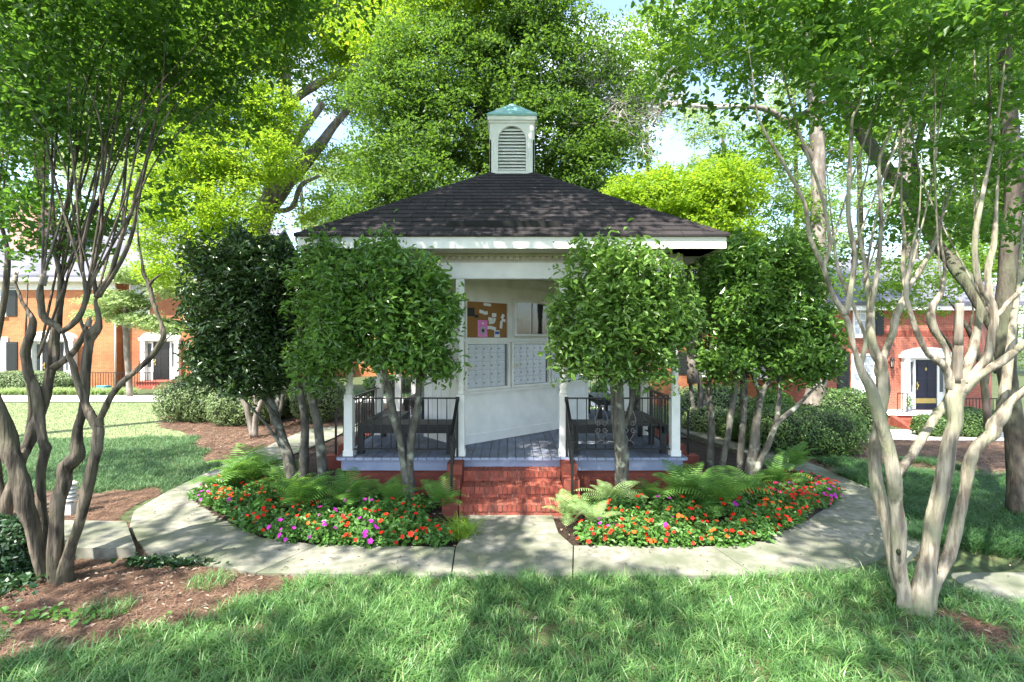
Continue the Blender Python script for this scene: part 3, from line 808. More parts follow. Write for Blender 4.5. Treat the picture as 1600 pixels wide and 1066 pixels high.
# cupola
cz = ZE+(E-CU)*SL-.02
cp = MB(I4)
W_, ZT = .445, 6.86
for k in range(4):
    cp.M = rot(k)
    n = 16; hw, z0, zs = .275, cz+.07, 6.43                       # the arched opening
    arc = [(hw*math.cos(t), zs+hw*math.sin(t)) for t in np.linspace(0, PI, n+1)]
    V = []; 
    out = [(-W_, cz-.15), (W_, cz-.15), (W_, ZT), (-W_, ZT)]
    # left, right, bottom and the arch surround as strips
    cp.box((-W_,-W_,cz-.15), (-hw,-W_+.03,zs)); cp.box((hw,-W_,cz-.15), (W_,-W_+.03,zs)); cp.box((-hw,-W_,cz-.15), (hw,-W_+.03,z0))
    for q in range(n):
        (xa, za), (xb, zb) = arc[q], arc[q+1]
        def oe(x, z):
            t = math.atan2(z-zs, x); cxx, szz = math.cos(t), math.sin(t)
            s_ = min(W_/abs(cxx) if abs(cxx) > 1e-6 else 9, (ZT-zs)/szz if szz > 1e-6 else 9); return (cxx*s_, zs+szz*s_)
        (xc, zc), (xd, zd) = oe(xa, za), oe(xb, zb)
        cp.add([(xa,-W_,za),(xc,-W_,zc),(xd,-W_,zd),(xb,-W_,zb)], [(0,1,2,3)])
        cp.add([(xa,-W_,za),(xb,-W_,zb),(xb,-W_+.06,zb),(xa,-W_+.06,za)], [(0,1,2,3)])
    for sx in (-1, 1):
        pass
    cor = [(W_, ZT), (-W_, ZT)]
    # corner triangles the strips skip
    def oe2(t):
        cxx, szz = math.cos(t), math.sin(t); s_ = min(W_/abs(cxx) if abs(cxx) > 1e-6 else 9, (ZT-zs)/szz if szz > 1e-6 else 9); return (cxx*s_, zs+szz*s_)
    ts = np.linspace(0, PI, n+1); ct = math.atan2(ZT-zs, W_)
    for q in range(n):
        for tcn, cxx in ((ct, W_), (PI-ct, -W_)):
            if ts[q] < tcn < ts[q+1]:
                a_, b_ = oe2(ts[q]), oe2(ts[q+1]); cp.add([(a_[0],-W_,a_[1]),(cxx,-W_,ZT),(b_[0],-W_,b_[1])], [(0,1,2)])
    cp.box((-W_-.045,-W_-.045,ZT-.05), (W_+.004,-W_-.001,ZT+.03)); cp.box((-W_-.02,-W_-.02,ZT-.10), (W_-.001,-W_-.002,ZT-.052))
    for q in range(n):                                              # raised arch trim
        (xa, za), (xb, zb) = arc[q], arc[q+1]; f = 1.10
        A_ = [(xa,za),(xb,zb),(xb*f,zs+(zb-zs)*f),(xa*f,zs+(za-zs)*f)]
        cp.add([(p[0],-W_-.012,p[1]) for p in A_] + [(p[0],-W_+.001,p[1]) for p in A_], [(0,1,2,3),(3,2,6,7),(1,0,4,5)])
    cp.box((-hw*1.10,-W_-.012,z0), (-hw,-W_-.001,zs)); cp.box((hw,-W_-.012,z0), (hw*1.10,-W_-.001,zs))
cup = cp.build('cupola', M['white'], gz)
lv = MB(I4)
for k in range(4):
    lv.M = rot(k); z = z0+.02
    while z < zs+hw-.03:
        w = hw if z < zs else math.sqrt(max(0, hw*hw-(z-zs)**2))
        w -= .004
        lv.add([(-w,-W_+.008,z),(w,-W_+.008,z),(w,-W_+.06,z+.058),(-w,-W_+.06,z+.058),(-w,-W_+.008,z-.008),(w,-W_+.008,z-.008)], [(0,1,2,3),(4,5,1,0)])
        z += .066
lv.build('louvre', M['white'], cup)
g = MB(I4); g.box((-W_+.08,-W_+.08,cz-.1), (W_-.08,W_-.08,ZT-.02)); g.build('inner_box', M['aludark'], cup)
g = MB(I4); q = W_+.06
g.add([(-q,-q,ZT+.031),(q,-q,ZT+.031),(q,q,ZT+.031),(-q,q,ZT+.031),(-q,-q,ZT+.065),(q,-q,ZT+.065),(q,q,ZT+.065),(-q,q,ZT+.065),(0,0,7.37)],
      [(0,1,5,4),(1,2,6,5),(2,3,7,6),(3,0,4,7),(3,2,1,0)])
g.add([(-q,-q,ZT+.065),(q,-q,ZT+.065),(q,q,ZT+.065),(-q,q,ZT+.065),(0,0,7.37)], [(0,1,4),(1,2,4),(2,3,4),(3,0,4)])
g.build('cupola_cap', M['copper'], cup)
g = MB(I4); g.tube([(0,0,7.36),(0,0,7.60),(0,0,7.95)], [.012,.010,.005], 6); g.lathe([(0,0),(.035,.03),(.035,.06),(0,.10)], (0,0,7.42), 8); g.bar((-.14,0,7.80), (.14,0,7.80), .012); g.build('finial', M['iron'], cup)
# rails
def railing(k, x0, x1, scroll):
    g = MB(rot(k)); y = -PH
    g.bar((x0,y,1.50), (x1,y,1.50), .038, .022); g.bar((x0,y,.70), (x1,y,.70), .025, .02)
    n = int(round((x1-x0)/.147))
    for q in range(1, n): xx = x0+(x1-x0)*q/n; g.bar((xx,y,.70), (xx,y,1.495), .014)
    r_ = g.build('railing', M['iron'], gz)
    if scroll:
        s = MB(rot(k)); cx0 = (x0+x1)/2 - .45 if scroll == 1 else (x0+x1)/2+.05
        for ccx in ((x0+x1)/2-.28, (x0+x1)/2+.16):
            for sx in (-1, 1):
                t = np.linspace(0, 1, 9)
                s.tube([(ccx+sx*(.0+.10*math.sin(u*PI*.5)), y-.016, 1.40-.28*u) for u in t], .007, 5)
                sp = [(ccx+sx*(.055+.045*math.cos(a)*(1-a/11)), y-.016, 1.10+.045*math.sin(a)*(1-a/11)) for a in np.linspace(0, 8, 16)]
                s.tube(sp, .007, 5)
                sp = [(ccx+sx*(.055+.045*math.cos(a)*(1-a/11)), y-.016, 1.0-.045*math.sin(a)*(1-a/11)) for a in np.linspace(0, 8, 16)]
                s.tube(sp, .007, 5)
                s.tube([(ccx+sx*(.09-.085*u), y-.016, .98-.15*u) for u in t], .007, 5)
                s.tube([(ccx+sx*(.01+.06*math.sin(u*PI*.5)), y-.016, .84-.06*u) for u in t], .007, 5)
        s.build('scrollwork', M['ironrust'], r_)
for k in range(4):
    railing(k, -2.49, -.88, 0); railing(k, .88, 2.49, 1)
    for s in (-1, 1):
        g = MB(rot(k)); xx = s*.85
        g.bar((xx,-2.60,1.50), (xx,-3.38,1.06), .05, .032); g.bar((xx,-2.72,.92), (xx,-3.38,.56), .022)
        g.bar((xx,-3.38,1.07), (xx,-3.38,.22), .035); g.bar((xx,-2.66,1.50), (xx,-2.66,.57), .032)
        for q in (.2, .4, .6, .8):
            g.bar((xx,-2.66-.72*q,1.46-.40*q), (xx,-2.66-.72*q,.95-.39*q), .013)
        g.tube([(xx+s*.04*math.sin(a), -3.40-.03*(1-math.cos(a)), 1.04-.045*a/3) for a in np.linspace(0, 5, 12)], .010, 6)
        g.box((xx-.03,-2.64,1.47), (xx+.03,-2.60,1.53))
        g.build('handrail', M['iron'], gz)

# ------------------------------------------------------------------ corner benches
def bench(k, label):
    root = thing('corner_bench', label, 'bench', tuple(np.array((rot(k) @ Vector((-2.2,-2.2,DZ))))), 'black slatted corner benches on the gazebo deck')
    g = MB(rot(k)); zt = 1.07
    for q in range(4): g.box((-2.46,-2.47+q*.135,zt-.03), (-.93,-2.35+q*.135,zt))
    g.box((-2.46,-2.47,zt-.14), (-.93,-2.435,zt-.032)); g.box((-2.46,-1.955,zt-.14), (-.93,-1.99,zt-.032))
    for q in range(4): g.box((-2.47+q*.135,-1.93,zt-.03), (-2.35+q*.135,-.95,zt))
    g.box((-2.47,-1.94,zt-.14), (-2.435,-.95,zt-.032)); g.box((-1.955,-1.94,zt-.14), (-1.99,-.95,zt-.032))
    g.box((-2.433,-.985,zt-.14), (-1.992,-.95,zt-.032)); g.box((-.965,-2.433,zt-.14), (-.93,-1.992,zt-.032))
    g.build('seat', M['bench'], root)
    for x, y in ((-2.42,-2.42),(-1.0,-2.42),(-1.0,-2.02),(-1.9,-2.02),(-1.75,-2.42),(-2.42,-1.02),(-2.02,-1.02)):
        l = MB(rot(k)); l.box((x-.045,y-.04,DZ+.002), (x+.045,y+.04,zt-.141)); l.build('leg', M['bench'], root)
bench(0, 'black slatted corner bench on the deck behind the railing left of the front steps')
bench(1, 'black slatted corner bench on the deck behind the railing right of the front steps')
bench(2, 'black slatted bench in the far right corner of the gazebo deck')
bench(3, 'black slatted bench in the far left corner of the gazebo deck')

# ------------------------------------------------------------------ mailbox kiosk
KA = math.atan2(.663, .749)
KM = Matrix.Translation((-.90, 8.51, 0)) @ Matrix.Rotation(KA, 4, 'Z')     # local x along the mail face, -y out of it
kr = thing('mailbox_kiosk', 'white boarded kiosk wall with mailboxes and notice boards standing askew in the gazebo', 'mail kiosk', (-.9, 8.51, DZ))
KL, KD = 3.39, 1.14
g = MB(KM); g.box((0,0,DZ+.002), (KL,KD,3.598)); g.box((-.012,-.014,DZ+.003), (KL+.012,-.001,DZ+.16)); g.box((-.014,-.001,DZ+.003), (-.001,KD,DZ+.16))
g.box((-.01,-.012,3.38), (KL,-.001,3.42)); g.box((-.012,-.012,DZ+.17), (.05,-.001,3.37)); g.box((KL-.05,-.012,DZ+.17), (KL+.012,-.001,3.37)); g.box((-.012,0,DZ+.17), (-.001,.05,3.37))
g.box((.0,-.03,2.385), (KL,-.001,2.44)); g.box((0,-.05,1.475), (KL,-.001,1.51)); g.box((0,-.025,1.512), (KL,-.001,1.55))
for u in (.5, .62): pass
g.build('wall', M['white'], kr)
g = MB(KM)                                               # side face vertical board joints
for q in range(1, 4): g.box((-.004, q*.28, DZ+.17), (-.001, q*.28+.008, 3.37))
g.build('board_joint', M['tan'], kr)
def mailpanel(u0, u1, z0, z1, seed):
    g = MB(KM)
    g.box((u0-.05,-.06,z0-.035), (u0,-.001,z1+.035)); g.box((u1,-.06,z0-.035), (u1+.05,-.001,z1+.035))
    g.box((u0,-.06,z1), (u1,-.001,z1+.035)); g.box((u0,-.06,z0-.035), (u1,-.001,z0)); g.box((u0,-.012,z0), (u1,-.001,z1), 1)
    p = g.build('mailbox_panel', [M['white'], M['aludark']], kr)
    W = u1-u0-.07; cw = W/5; ch = (z1-z0-.012)/5
    for r_ in range(5):
        for c_ in range(5):
            if (r_, c_) == (2, 0): pass
            d = MB(KM); a = u0+.008+c_*cw; b = z0+.006+r_*ch
            d.box((a+.002,-.030,b+.002), (a+cw-.002,-.013,b+ch-.002), 0)
            d.box((a+.016,-.038,b+ch*.5-.011), (a+.038,-.031,b+ch*.5+.011), 1)
            d.box((a+cw*.45,-.033,b+ch-.022), (a+cw*.8,-.031,b+ch-.012), 2)
            if (r_, c_) == (2, 0):
                d.box((a+.01,-.052,b+.02), (a+cw*.85,-.031,b+ch*.72), 3); d.box((a+.06,-.056,b+.055), (a+.08,-.053,b+.075), 1)
            d.build('mailbox_door', [M['alu'], M['aludark'], M['paper'], M['cream']], p)
mailpanel(.13, 1.06, 1.575, 2.345, 1); mailpanel(1.20, 2.13, 1.575, 2.345, 2); mailpanel(2.27, 3.20, 1.575, 2.345, 3)
g = MB(KM); u0, u1, z0, z1 = .13, 1.06, 2.46, 3.09
g.box((u0-.03,-.045,z0-.02), (u0,-.001,z1+.02)); g.box((u1,-.045,z0-.02), (u1+.03,-.001,z1+.02)); g.box((u0,-.045,z1), (u1,-.001,z1+.02)); g.box((u0,-.045,z0-.02), (u1,-.001,z0))
g.box((u0,-.014,z0), (u1,-.001,z1), 1)
cb = g.build('cork_board', [M['white'], M['cork']], kr)
def note(fu, fv, w, h, mat, tilt=0, up=.0):
    cx_, cz_ = u0+fu*(u1-u0), z1-fv*(z1-z0); c, s = math.cos(tilt), math.sin(tilt)
    V = [(cx_+a*c-b*s, y, cz_+a*s+b*c) for y in (-.020-up, -.015-up) for a, b in ((-w/2,-h/2),(w/2,-h/2),(w/2,h/2),(-w/2,h/2))]
    n_ = MB(KM); n_.add(V, [(0,1,2,3),(7,6,5,4),(0,4,5,1),(1,5,6,2),(2,6,7,3),(3,7,4,0)]); return n_.build('notice', mat, cb)
f_ = note(.385, .745, .215, .30, M['pink']); 
note(.385, .60, .05, .022, M['paper'], 0, .008); note(.385, .80, .10, .13, M['paperg'], .1, .008); note(.385, .80, .05, .06, M['blackcard'], .4, .015)
note(.745, .885, .125, .125, M['paper']); note(.745, .86, .10, .05, M['bluecard'], 0, .008)
note(.10, .29, .17, .15, M['blackcard']); note(.24, .40, .09, .055, M['blackcard'])
for fu, fv, w, h, t in ((.50,.06,.17,.05,-.05),(.36,.27,.10,.06,-.2),(.46,.30,.09,.06,.1),(.67,.35,.10,.07,0),(.58,.47,.10,.06,-.1),(.67,.50,.06,.09,-.5),(.60,.56,.11,.06,.1),
                        (.89,.38,.06,.09,-.5),(.91,.49,.09,.05,-.2),(.85,.62,.06,.14,-.1),(.56,.71,.10,.06,0),(.65,.73,.12,.06,-.25)): note(fu, fv, w, h, M['paper'], t)
def dispcase(u0, u1, z0, z1, dark):
    g = MB(KM)
    g.box((u0,-.085,z0), (u0+.045,-.001,z1)); g.box((u1-.045,-.085,z0), (u1,-.001,z1)); g.box((u0+.045,-.085,z1-.045), (u1-.045,-.001,z1)); g.box((u0+.045,-.085,z0), (u1-.045,-.001,z0+.045))
    g.box((u0+.045,-.012,z0+.045), (u1-.045,-.001,z1-.045), 1); g.box(((u0+u1)/2-.012,-.080,z0+.045), ((u0+u1)/2+.012,-.06,z1-.045), 2)
    c = g.build('display_case', [M['white'], M['paperg'] if not dark else M['aludark'], M['aludark']], kr)
    n_ = MB(KM); n_.box((u0+.07,-.02,z0+.06), (u0+.24,-.014,z0+.34)); n_.box((u0+.25,-.02,z0+.06), (u0+.42,-.014,z0+.34)); n_.build('notice', M['paper'], c)
    gl_ = MB(KM); gl_.box((u0+.046,-.078,z0+.046), (u1-.046,-.072,z1-.046)); gl_.build('glass', M['glass'], c)
dispcase(1.20, 2.10, 2.49, 3.17, True); dispcase(2.30, 3.18, 2.49, 3.17, True)
# ------------------------------------------------------------------ houses
def rect(px0, px1, py0, py1, d):
    a = P(px0, py1, d); b = P(px1, py0, d); return a[0], b[0], a[2], b[2]
def window(par, x0, x1, z0, z1, y, blind=True, lintel=False):
    g = MB(); f = .09
    g.box((x0-f,y-.05,z0-f), (x0,y,z1+f)); g.box((x1,y-.05,z0-f), (x1+f,y,z1+f)); g.box((x0,y-.05,z1), (x1,y,z1+f)); g.box((x0,y-.05,z0-f), (x1,y,z0))
    m = (z0+z1)/2; g.box((x0,y-.04,m-.03), (x1,y-.005,m+.03))
    for q in (1, 2): xx = x0+(x1-x0)*q/3; g.box((xx-.012,y-.034,z0), (xx+.012,y-.004,z1))
    for zz in ((z0+m)/2, (z1+m)/2): g.box((x0,y-.033,zz-.012), (x1,y-.005,zz+.012))
    w = g.build('window', M['white'], par)
    g = MB(); g.box((x0,y-.02,z0), (x1,y-.003,z1)); g.build('pane', M['blind'] if blind else M['winglass'], w)
    g = MB(); g.box((x0-.16,y-.12,z0-f-.09), (x1+.16,y,z0-f-.002)); g.build('sill', M['white'], w)
    if lintel: g = MB(); g.box((x0-.2,y-.07,z1+f+.002), (x1+.2,y,z1+f+.28)); g.build('lintel', M['white'], w)
def shutter(par, x0, x1, z0, z1, y):
    g = MB(); g.box((x0,y-.045,z0), (x1,y-.002,z1))
    n = int((z1-z0)/.09)
    for q in range(n):
        zz = z0+.06+(z1-z0-.12)*q/n; g.box((x0+.05,y-.062,zz), (x1-.05,y-.046,zz+.05))
    g.build('shutter', M['shutter'], par)
def entry(par, x0, x1, z0, zt, y, doormat, dx0, dx1, dz1, depth=.35):
    """white arched door surround with side lights; zt = top of the arch"""
    spring = dz1+.22; g = MB(); cx_ = (x0+x1)/2; hw = (x1-x0)/2; n = 14
    arc = [(cx_+hw*math.cos(t), spring+(zt-spring)*math.sin(t)) for t in np.linspace(0, PI, n+1)]
    for q in range(n):
        (xa, za), (xb, zb) = arc[q], arc[q+1]
        g.add([(xa,y-depth,za),(xb,y-depth,zb),(xb,y,zb),(xa,y,za)], [(0,1,2,3)])
    g.F.append((np.array([[g.n+i for i in range(n+1)]]), 0, False)); g.V.append(np.array([(a,y-depth,b) for a, b in arc])); g.n += n+1
    g.box((x0-.08,y-depth-.04,spring-.14), (x1+.08,y,spring)); 
    for q in range(1, 4):
        f = 1-.13*q*.5
        A_ = [(cx_+hw*f*math.cos(t), spring+.02+(zt-spring)*f*math.sin(t)*.96) for t in np.linspace(.06, PI-.06, 12)]
        g.tube([(a,y-depth-.012,b) for a, b in A_], .016, 4)
    g.box((x0,y-depth,z0), (x0+.24,y-.03,spring-.142)); g.box((x1-.24,y-depth,z0), (x1,y-.03,spring-.142))
    g.box((x0+.24,y-.08,dz1), (x1-.24,y-.002,spring-.142))
    g.box((dx0-.09,y-.09,z0), (dx0,y-.002,dz1)); g.box((dx1,y-.09,z0), (dx1+.09,y-.002,dz1))
    s = g.build('door_surround', M['white'], par)
    for a, b in ((x0+.24, dx0-.09), (dx1+.09, x1-.24)):
        if b-a > .06:
            g = MB(); g.box((a,y-.06,z0), (b,y-.003,z0+.75)); g.box((a,y-.06,dz1-.1), (b,y-.003,dz1-.001)); g.box((a,y-.03,z0+.752), (b,y-.004,dz1-.102), 1)
            g.build('side_light', [M['white'], M['winglass']], par)
    g = MB(); g.box((dx0,y-.05,z0), (dx1,y-.004,dz1)); w = dx1-dx0; h = dz1-z0
    for a in (.12, .56):
        for b, c in ((.06,.30),(.36,.62),(.68,.93)): g.box((dx0+a*w,y-.062,z0+b*h), (dx0+(a+.32)*w,y-.051,z0+c*h))
    d = g.build('door', doormat, par)
    g = MB(); g.tube([(dx0+.10,y-.11,z0+.98),(dx0+.10,y-.12,z0+1.08)], .03, 6); g.box((dx0+.07,y-.065,z0+.85), (dx0+.13,y-.052,z0+1.2)); g.build('handle', M['brass'], d)
    return d
def gable_roof(par, x0, x1, y0, y1, ze, zr, mat, ov=.45, t=.18):
    g = MB(); ym = (y0+y1)/2; a, b = x0-ov, x1+ov; ya, yb = y0-ov, y1+ov; s = (zr-ze)/(ym-y0); ze2 = ze-ov*s*.0
    V = [(a,ya,ze),(b,ya,ze),(b,ym,zr),(a,ym,zr),(a,yb,ze),(b,yb,ze)]
    V2 = [(p[0],p[1],p[2]+t) for p in V]
    g.add(V+V2, [(6,7,8,9),(9,8,11,10),(0,1,7,6),(5,4,10,11)]); g.add(V+V2, [(0,6,9,3),(3,9,10,4),(1,2,8,7),(2,5,11,8)])
    g.add([(x0,y0,ze),(x0,y1,ze),(x0,ym,zr),(x1,y0,ze),(x1,y1,ze),(x1,ym,zr)], [(0,1,2),(5,4,3)])
    return g.build('roof', mat, par)
def iron_fence(par, x0, x1, y, z0, h, post=False):
    g = MB(); g.bar((x0,y,z0+h), (x1,y,z0+h), .04); g.bar((x0,y,z0+.1), (x1,y,z0+.1), .03)
    n = max(2, int((x1-x0)/.14))
    for q in range(n+1): xx = x0+(x1-x0)*q/n; g.bar((xx,y,z0), (xx,y,z0+h), .02)
    if post:
        for xx in (x0, (x0+x1)/2, x1): g.bar((xx,y,z0), (xx,y,z0+h+.08), .10)
    g.build('iron_railing', M['iron'], par)

# orange brick townhouse on the left
d = 28.0
hl = thing('townhouse', 'orange brick townhouse at the left with black shutters and two arched white doorways', 'house', (-24, d, -.4))
zg = -.6; ze = 5.70; xc = (180-800)/F0*d
g = MB(); g.box((-34,d,zg), (xc,d+9,ze)); g.build('wall', M['brickL'], hl)
g = MB(); g.box((xc+.002,d+.5,zg), (-15.4,d+9.3,ze)); g.build('recessed_wall', M['brickD'], hl)
g = MB(); g.box((-34.2,d-.42,ze-.02), (xc+.15,d+.002,ze+.22)); g.box((xc+.152,d+.1,ze-.02), (-15.2,d+.498,ze+.22)); g.box((-34.2,d-.06,ze-.42), (xc+.04,d-.002,ze-.022)); g.box((-34.2,d-.5,ze+.05), (-15.1,d-.421,ze+.20)); g.build('cornice', M['cream'], hl)
rf = gable_roof(hl, -34.2, -15.6, d, d+10, ze+.20, 9.7, M['slate'], .5)
g = MB(); cx0, cx1 = P(36,0,31)[0], P(76,0,31)[0]; g.box((cx0,30.2,7), (cx1,31.6,10.9)); g.box((cx0-.08,30.12,10.901), (cx1+.08,31.68,11.1)); g.build('chimney', M['brickP'], rf)
g = MB(); g.box((P(84,0,30)[0],29.7,7.2), (P(118,0,30)[0],32,8.9)); g.box((P(82,0,30)[0],29.6,8.901), (P(120,0,30)[0],32.1,9.1)); g.build('dormer', M['slate'], rf)
g = MB(); g.tube([(xc+.06,d-.06,zg),(xc+.06,d-.06,ze-.1)], .05, 8); g.build('downspout', M['cream'], hl)
x0, x1, z0, z1 = rect(-28, 8, 436, 492, d); window(hl, x0, x1, z0+.05, z1-.05, d)
x0, x1, z0, z1 = rect(11, 27, 434, 494, d); shutter(hl, x0, x1, z0, z1, d)
x0, x1, z0, z1 = rect(-28, 8, 537, 577, d); window(hl, x0, x1, z0, z1, d, lintel=True)
x0, x1, z0, z1 = rect(11, 28, 534, 579, d); shutter(hl, x0, x1, z0, z1, d)
x0, x1, z0, z1 = rect(52, 122, 517, 600, d); dx = rect(68, 102, 535, 597, d); entry(hl, x0, x1, z0, z1, d, M['door_b'], dx[0], dx[1], dx[3])
x0, x1, z0, z1 = rect(225, 284, 518, 594, d+.5); dx = rect(241, 267, 534, 591, d+.5); entry(hl, x0, x1, z0, z1, d+.5, M['door_b'], dx[0], dx[1], dx[3], .3)
x0, x1, z0, z1 = rect(205, 232, 440, 492, d+.5); window(hl, x0, x1, z0, z1, d+.5)
a = P(188,0,26.6)[0]; iron_fence(hl, a-1.9, a+1.9, 26.6, .0-.25, .95)
g = MB(); g.box((P(215,0,27)[0],26.9,-.5), (P(290,0,27)[0],28.49,.18)); g.box((P(222,0,27)[0],26.5,-.5), (P(284,0,27)[0],26.898,.0)); g.build('doorstep', M['redbrick'], hl)

# red brick townhouse on the right
d = 22.0
hr = thing('townhouse', 'red brick townhouse with a navy panelled door under a white arch at the right', 'house', (17, d, -1.2))
x0 = P(1290,0,d)[0]; x1 = P(1534,0,d)[0]; x2 = P(1566,0,d)[0]; ze = 3.75
g = MB(); g.box((x0,d,-1.7), (x1,d+9,ze)); g.build('wall', M['brickR'], hr)
g = MB(); g.add([(x1,d,-1.7),(x2+.9,d+1.4,-1.7),(x2+.9,d+9,-1.7),(x1,d+9,-1.7),(x1,d,ze),(x2+.9,d+1.4,ze),(x2+.9,d+9,ze),(x1,d+9,ze)], [(0,1,5,4),(1,2,6,5),(4,5,6,7)]); g.build('wing_wall', M['brickR'], hr)
g = MB()
xx = x0
while xx < x1-.08: g.box((xx+.004,d-.014,2.62), (xx+.068,d-.001,2.86)); xx += .076
g.build('soldier_course', M['redbrick'], hr)
g = MB(); g.box((x0-.2,d-.35,ze+.002), (x1+.1,d+.2,ze+.2)); g.build('cornice', M['white'], hr)
rf = gable_roof(hr, x0, x2+.5, d, d+9, ze+.2, 6.6, M['slate'], .4)
a = rect(1333, 1364, 556, 611, d); window(hr, a[0], a[1], a[2], a[3], d)
a = rect(1366, 1372, 553, 612, d); shutter(hr, a[0]+.08, a[1]+.12, a[2], a[3], d)
a = rect(1308, 1327, 553, 613, d); shutter(hr, a[0], a[1], a[2], a[3], d)
a = rect(1367, 1380, 497, 524, d); shutter(hr, a[0], a[1], a[2], a[3]+.3, d)
a = rect(1335, 1360, 490, 522, d); window(hr, a[0], a[1], a[2], a[3]+.3, d)
a = rect(1407, 1481, 543, 639, d); dx = rect(1428, 1462, 562, 632, d); dd = entry(hr, a[0], a[1], a[2], a[3], d, M['door_n'], dx[0], dx[1], dx[3], .25)
g = MB(); cx_ = (dx[0]+dx[1])/2; zz = dx[3]-.42
g.add([(cx_,d-.07,zz-.09),(cx_+.05,d-.07,zz),(cx_,d-.07,zz+.09),(cx_-.05,d-.07,zz),(cx_,d-.05,zz-.09),(cx_+.05,d-.05,zz),(cx_,d-.05,zz+.09),(cx_-.05,d-.05,zz)], [(0,1,2,3),(0,4,5,1),(1,5,6,2),(2,6,7,3),(3,7,4,0)]); g.build('knocker', M['brass'], dd)
g = MB(); g.box((dx[0]+.04,d-.058,dx[2]+.06), (dx[1]-.04,d-.064,dx[2]+.28)); g.build('kick_plate', M['brass'], dd)
g = MB(); px0 = P(1403,0,20.5)[0]; px1 = a[1]+.2; zt = a[2]-.02
g.box((px0,d-1.0,-1.7), (px1,d-.002,zt-.12)); g.build('porch', M['redbrick'], hr)
g = MB(); g.box((px0-.05,d-1.05,zt-.118), (px1+.05,d-.002,zt-.02)); g.build('porch_slab', M['white'], hr)
g = MB()
for q in range(4):
    g.box((px0+.25,d-1.0-.32*(q+1),-1.8), (px0+1.45,d-1.0-.32*q-.002,zt-.12-.155*(q+1)+.03))
g.add([(px0,d-2.35,-1.7),(px0+.22,d-2.35,-1.7),(px0+.22,d-1.06,-1.7),(px0,d-1.06,-1.7),(px0,d-2.35,-1.2),(px0+.22,d-2.35,-1.2),(px0+.22,d-1.06,zt-.1),(px0,d-1.06,zt-.1)], [(0,1,5,4),(1,2,6,5),(4,5,6,7),(3,0,4,7)])
g.build('steps', M['redbrick'], hr)
iron_fence(hr, P(1394,0,21.5)[0], P(1409,0,21.5)[0], 21.2, zt-.1, .9)
iron_fence(hr, P(1484,0,21)[0], P(1572,0,21)[0], 20.7, -.95, .95, True)
g = MB(); l = P(1394, 566, d-.2)
g.box((l[0]-.02,d-.2,l[2]-.02), (l[0]+.02,d-.002,l[2]+.02)); g.lathe([(0,.22),(.05,.2),(.10,.10),(.10,.08)], tuple(l), 6)
for q in range(6): an = q*PI/3; g.bar((l[0]+.09*math.cos(an),l[1]+.09*math.sin(an),l[2]+.09), (l[0]+.06*math.cos(an),l[1]+.06*math.sin(an),l[2]-.22), .014)
g.lathe([(.07,-.22),(.06,-.26),(0,-.30)], tuple(l), 6); g.lathe([(.05,.08),(.04,-.2)], tuple(l), 6, 1)
g.build('wall_lantern', [M['iron'], M['lampglass']], hr)

# more of the brick row seen between the trees
def backhouse(label, px0, px1, d, ze, zr, mat, wins, ground=-.9):
    x0, x1 = P(px0,0,d)[0], P(px1,0,d)[0]
    h = thing('townhouse', label, 'house', ((x0+x1)/2, d, ground))
    g = MB(); g.box((x0,d,ground-.6), (x1,d+9,ze)); g.build('wall', M[mat], h)
    g = MB(); g.box((x0-.2,d-.35,ze-.15), (x1+.2,d-.002,ze+.1)); g.build('cornice', M['cream'], h)
    gable_roof(h, x0, x1, d, d+9, ze+.1, zr, M['slate'], .4)
    for (a, b, c, e, s) in wins:
        r = rect(a, b, c, e, d)
        if s: shutter(h, r[0], r[1], r[2], r[3], d)
        else: window(h, r[0], r[1], r[2], r[3], d)
    return h
backhouse('red and tan brick townhouse seen between the trunks right of the gazebo', 1030, 1262, 27, 4.4, 7.5, 'brickD',
          [(1060,1078,550,585,1),(1082,1104,550,585,0),(1108,1124,550,585,1),(1180,1205,548,588,0),(1208,1222,548,588,1),(1090,1110,478,512,0),(1180,1205,478,512,0)])
backhouse('brick townhouse far behind the gazebo glimpsed left of the mailboxes', 420, 700, 37, 4.6, 8.4, 'brickL',
          [(470,486,545,572,0),(488,496,545,572,1),(560,576,500,526,0),(578,586,500,526,1),(585,600,545,572,0),(640,656,545,572,0)], -.4)

# ------------------------------------------------------------------ small fixtures
pl = P(110, 800, 6.95); pl[2] = float(ground_h(pl[0], pl[1]))+.03
lr = thing('path_light', 'small white tiered louvre path light between the left myrtle trunks', 'path light', tuple(pl))
g = MB(); g.lathe([(.022,0),(.022,.16)], tuple(pl), 10); g.box(pl+np.array([-.05,-.05,-.02]), pl+np.array([.05,.05,.14])); g.build('stake', M['lampwhite'], lr)
for q in range(4):
    g = MB(); c = pl+np.array([0,0,.17+q*.055]); g.lathe([(.03,.0),(.085,.005),(.09,.015),(.06,.04),(.03,.045)], tuple(c), 18); g.build('tier', M['lampwhite'], lr)
g = MB(); g.lathe([(.03,0),(.09,.01),(.09,.025),(.04,.05),(0,.055)], tuple(pl+np.array([0,0,.39])), 18); g.build('cap', M['lampwhite'], lr)
g = MB(); g.lathe([(.028,.14),(.028,.40)], tuple(pl), 10); g.build('lamp_glass', M['lampglass'], lr)
hp = np.array([P(149,0,25)[0], 25.5, float(ground_h(-20, 25.5))])
ho = thing('garden_hose', 'coil of teal garden hose on the ground in front of the orange brick wall', 'hose', tuple(hp))
g = MB(); t = np.linspace(0, 6*2*PI, 90); g.tube(np.stack([hp[0]+.32*np.cos(t), hp[1]+.2*np.sin(t), hp[2]+.06+t*.006], 1), .025, 5); g.build('coil', M['bluecloth'], ho)
g = MB(); g.lathe([(.10,0),(.10,.12),(.05,.14),(.05,.2)], tuple(hp), 10); g.build('reel', M['aludark'], ho)
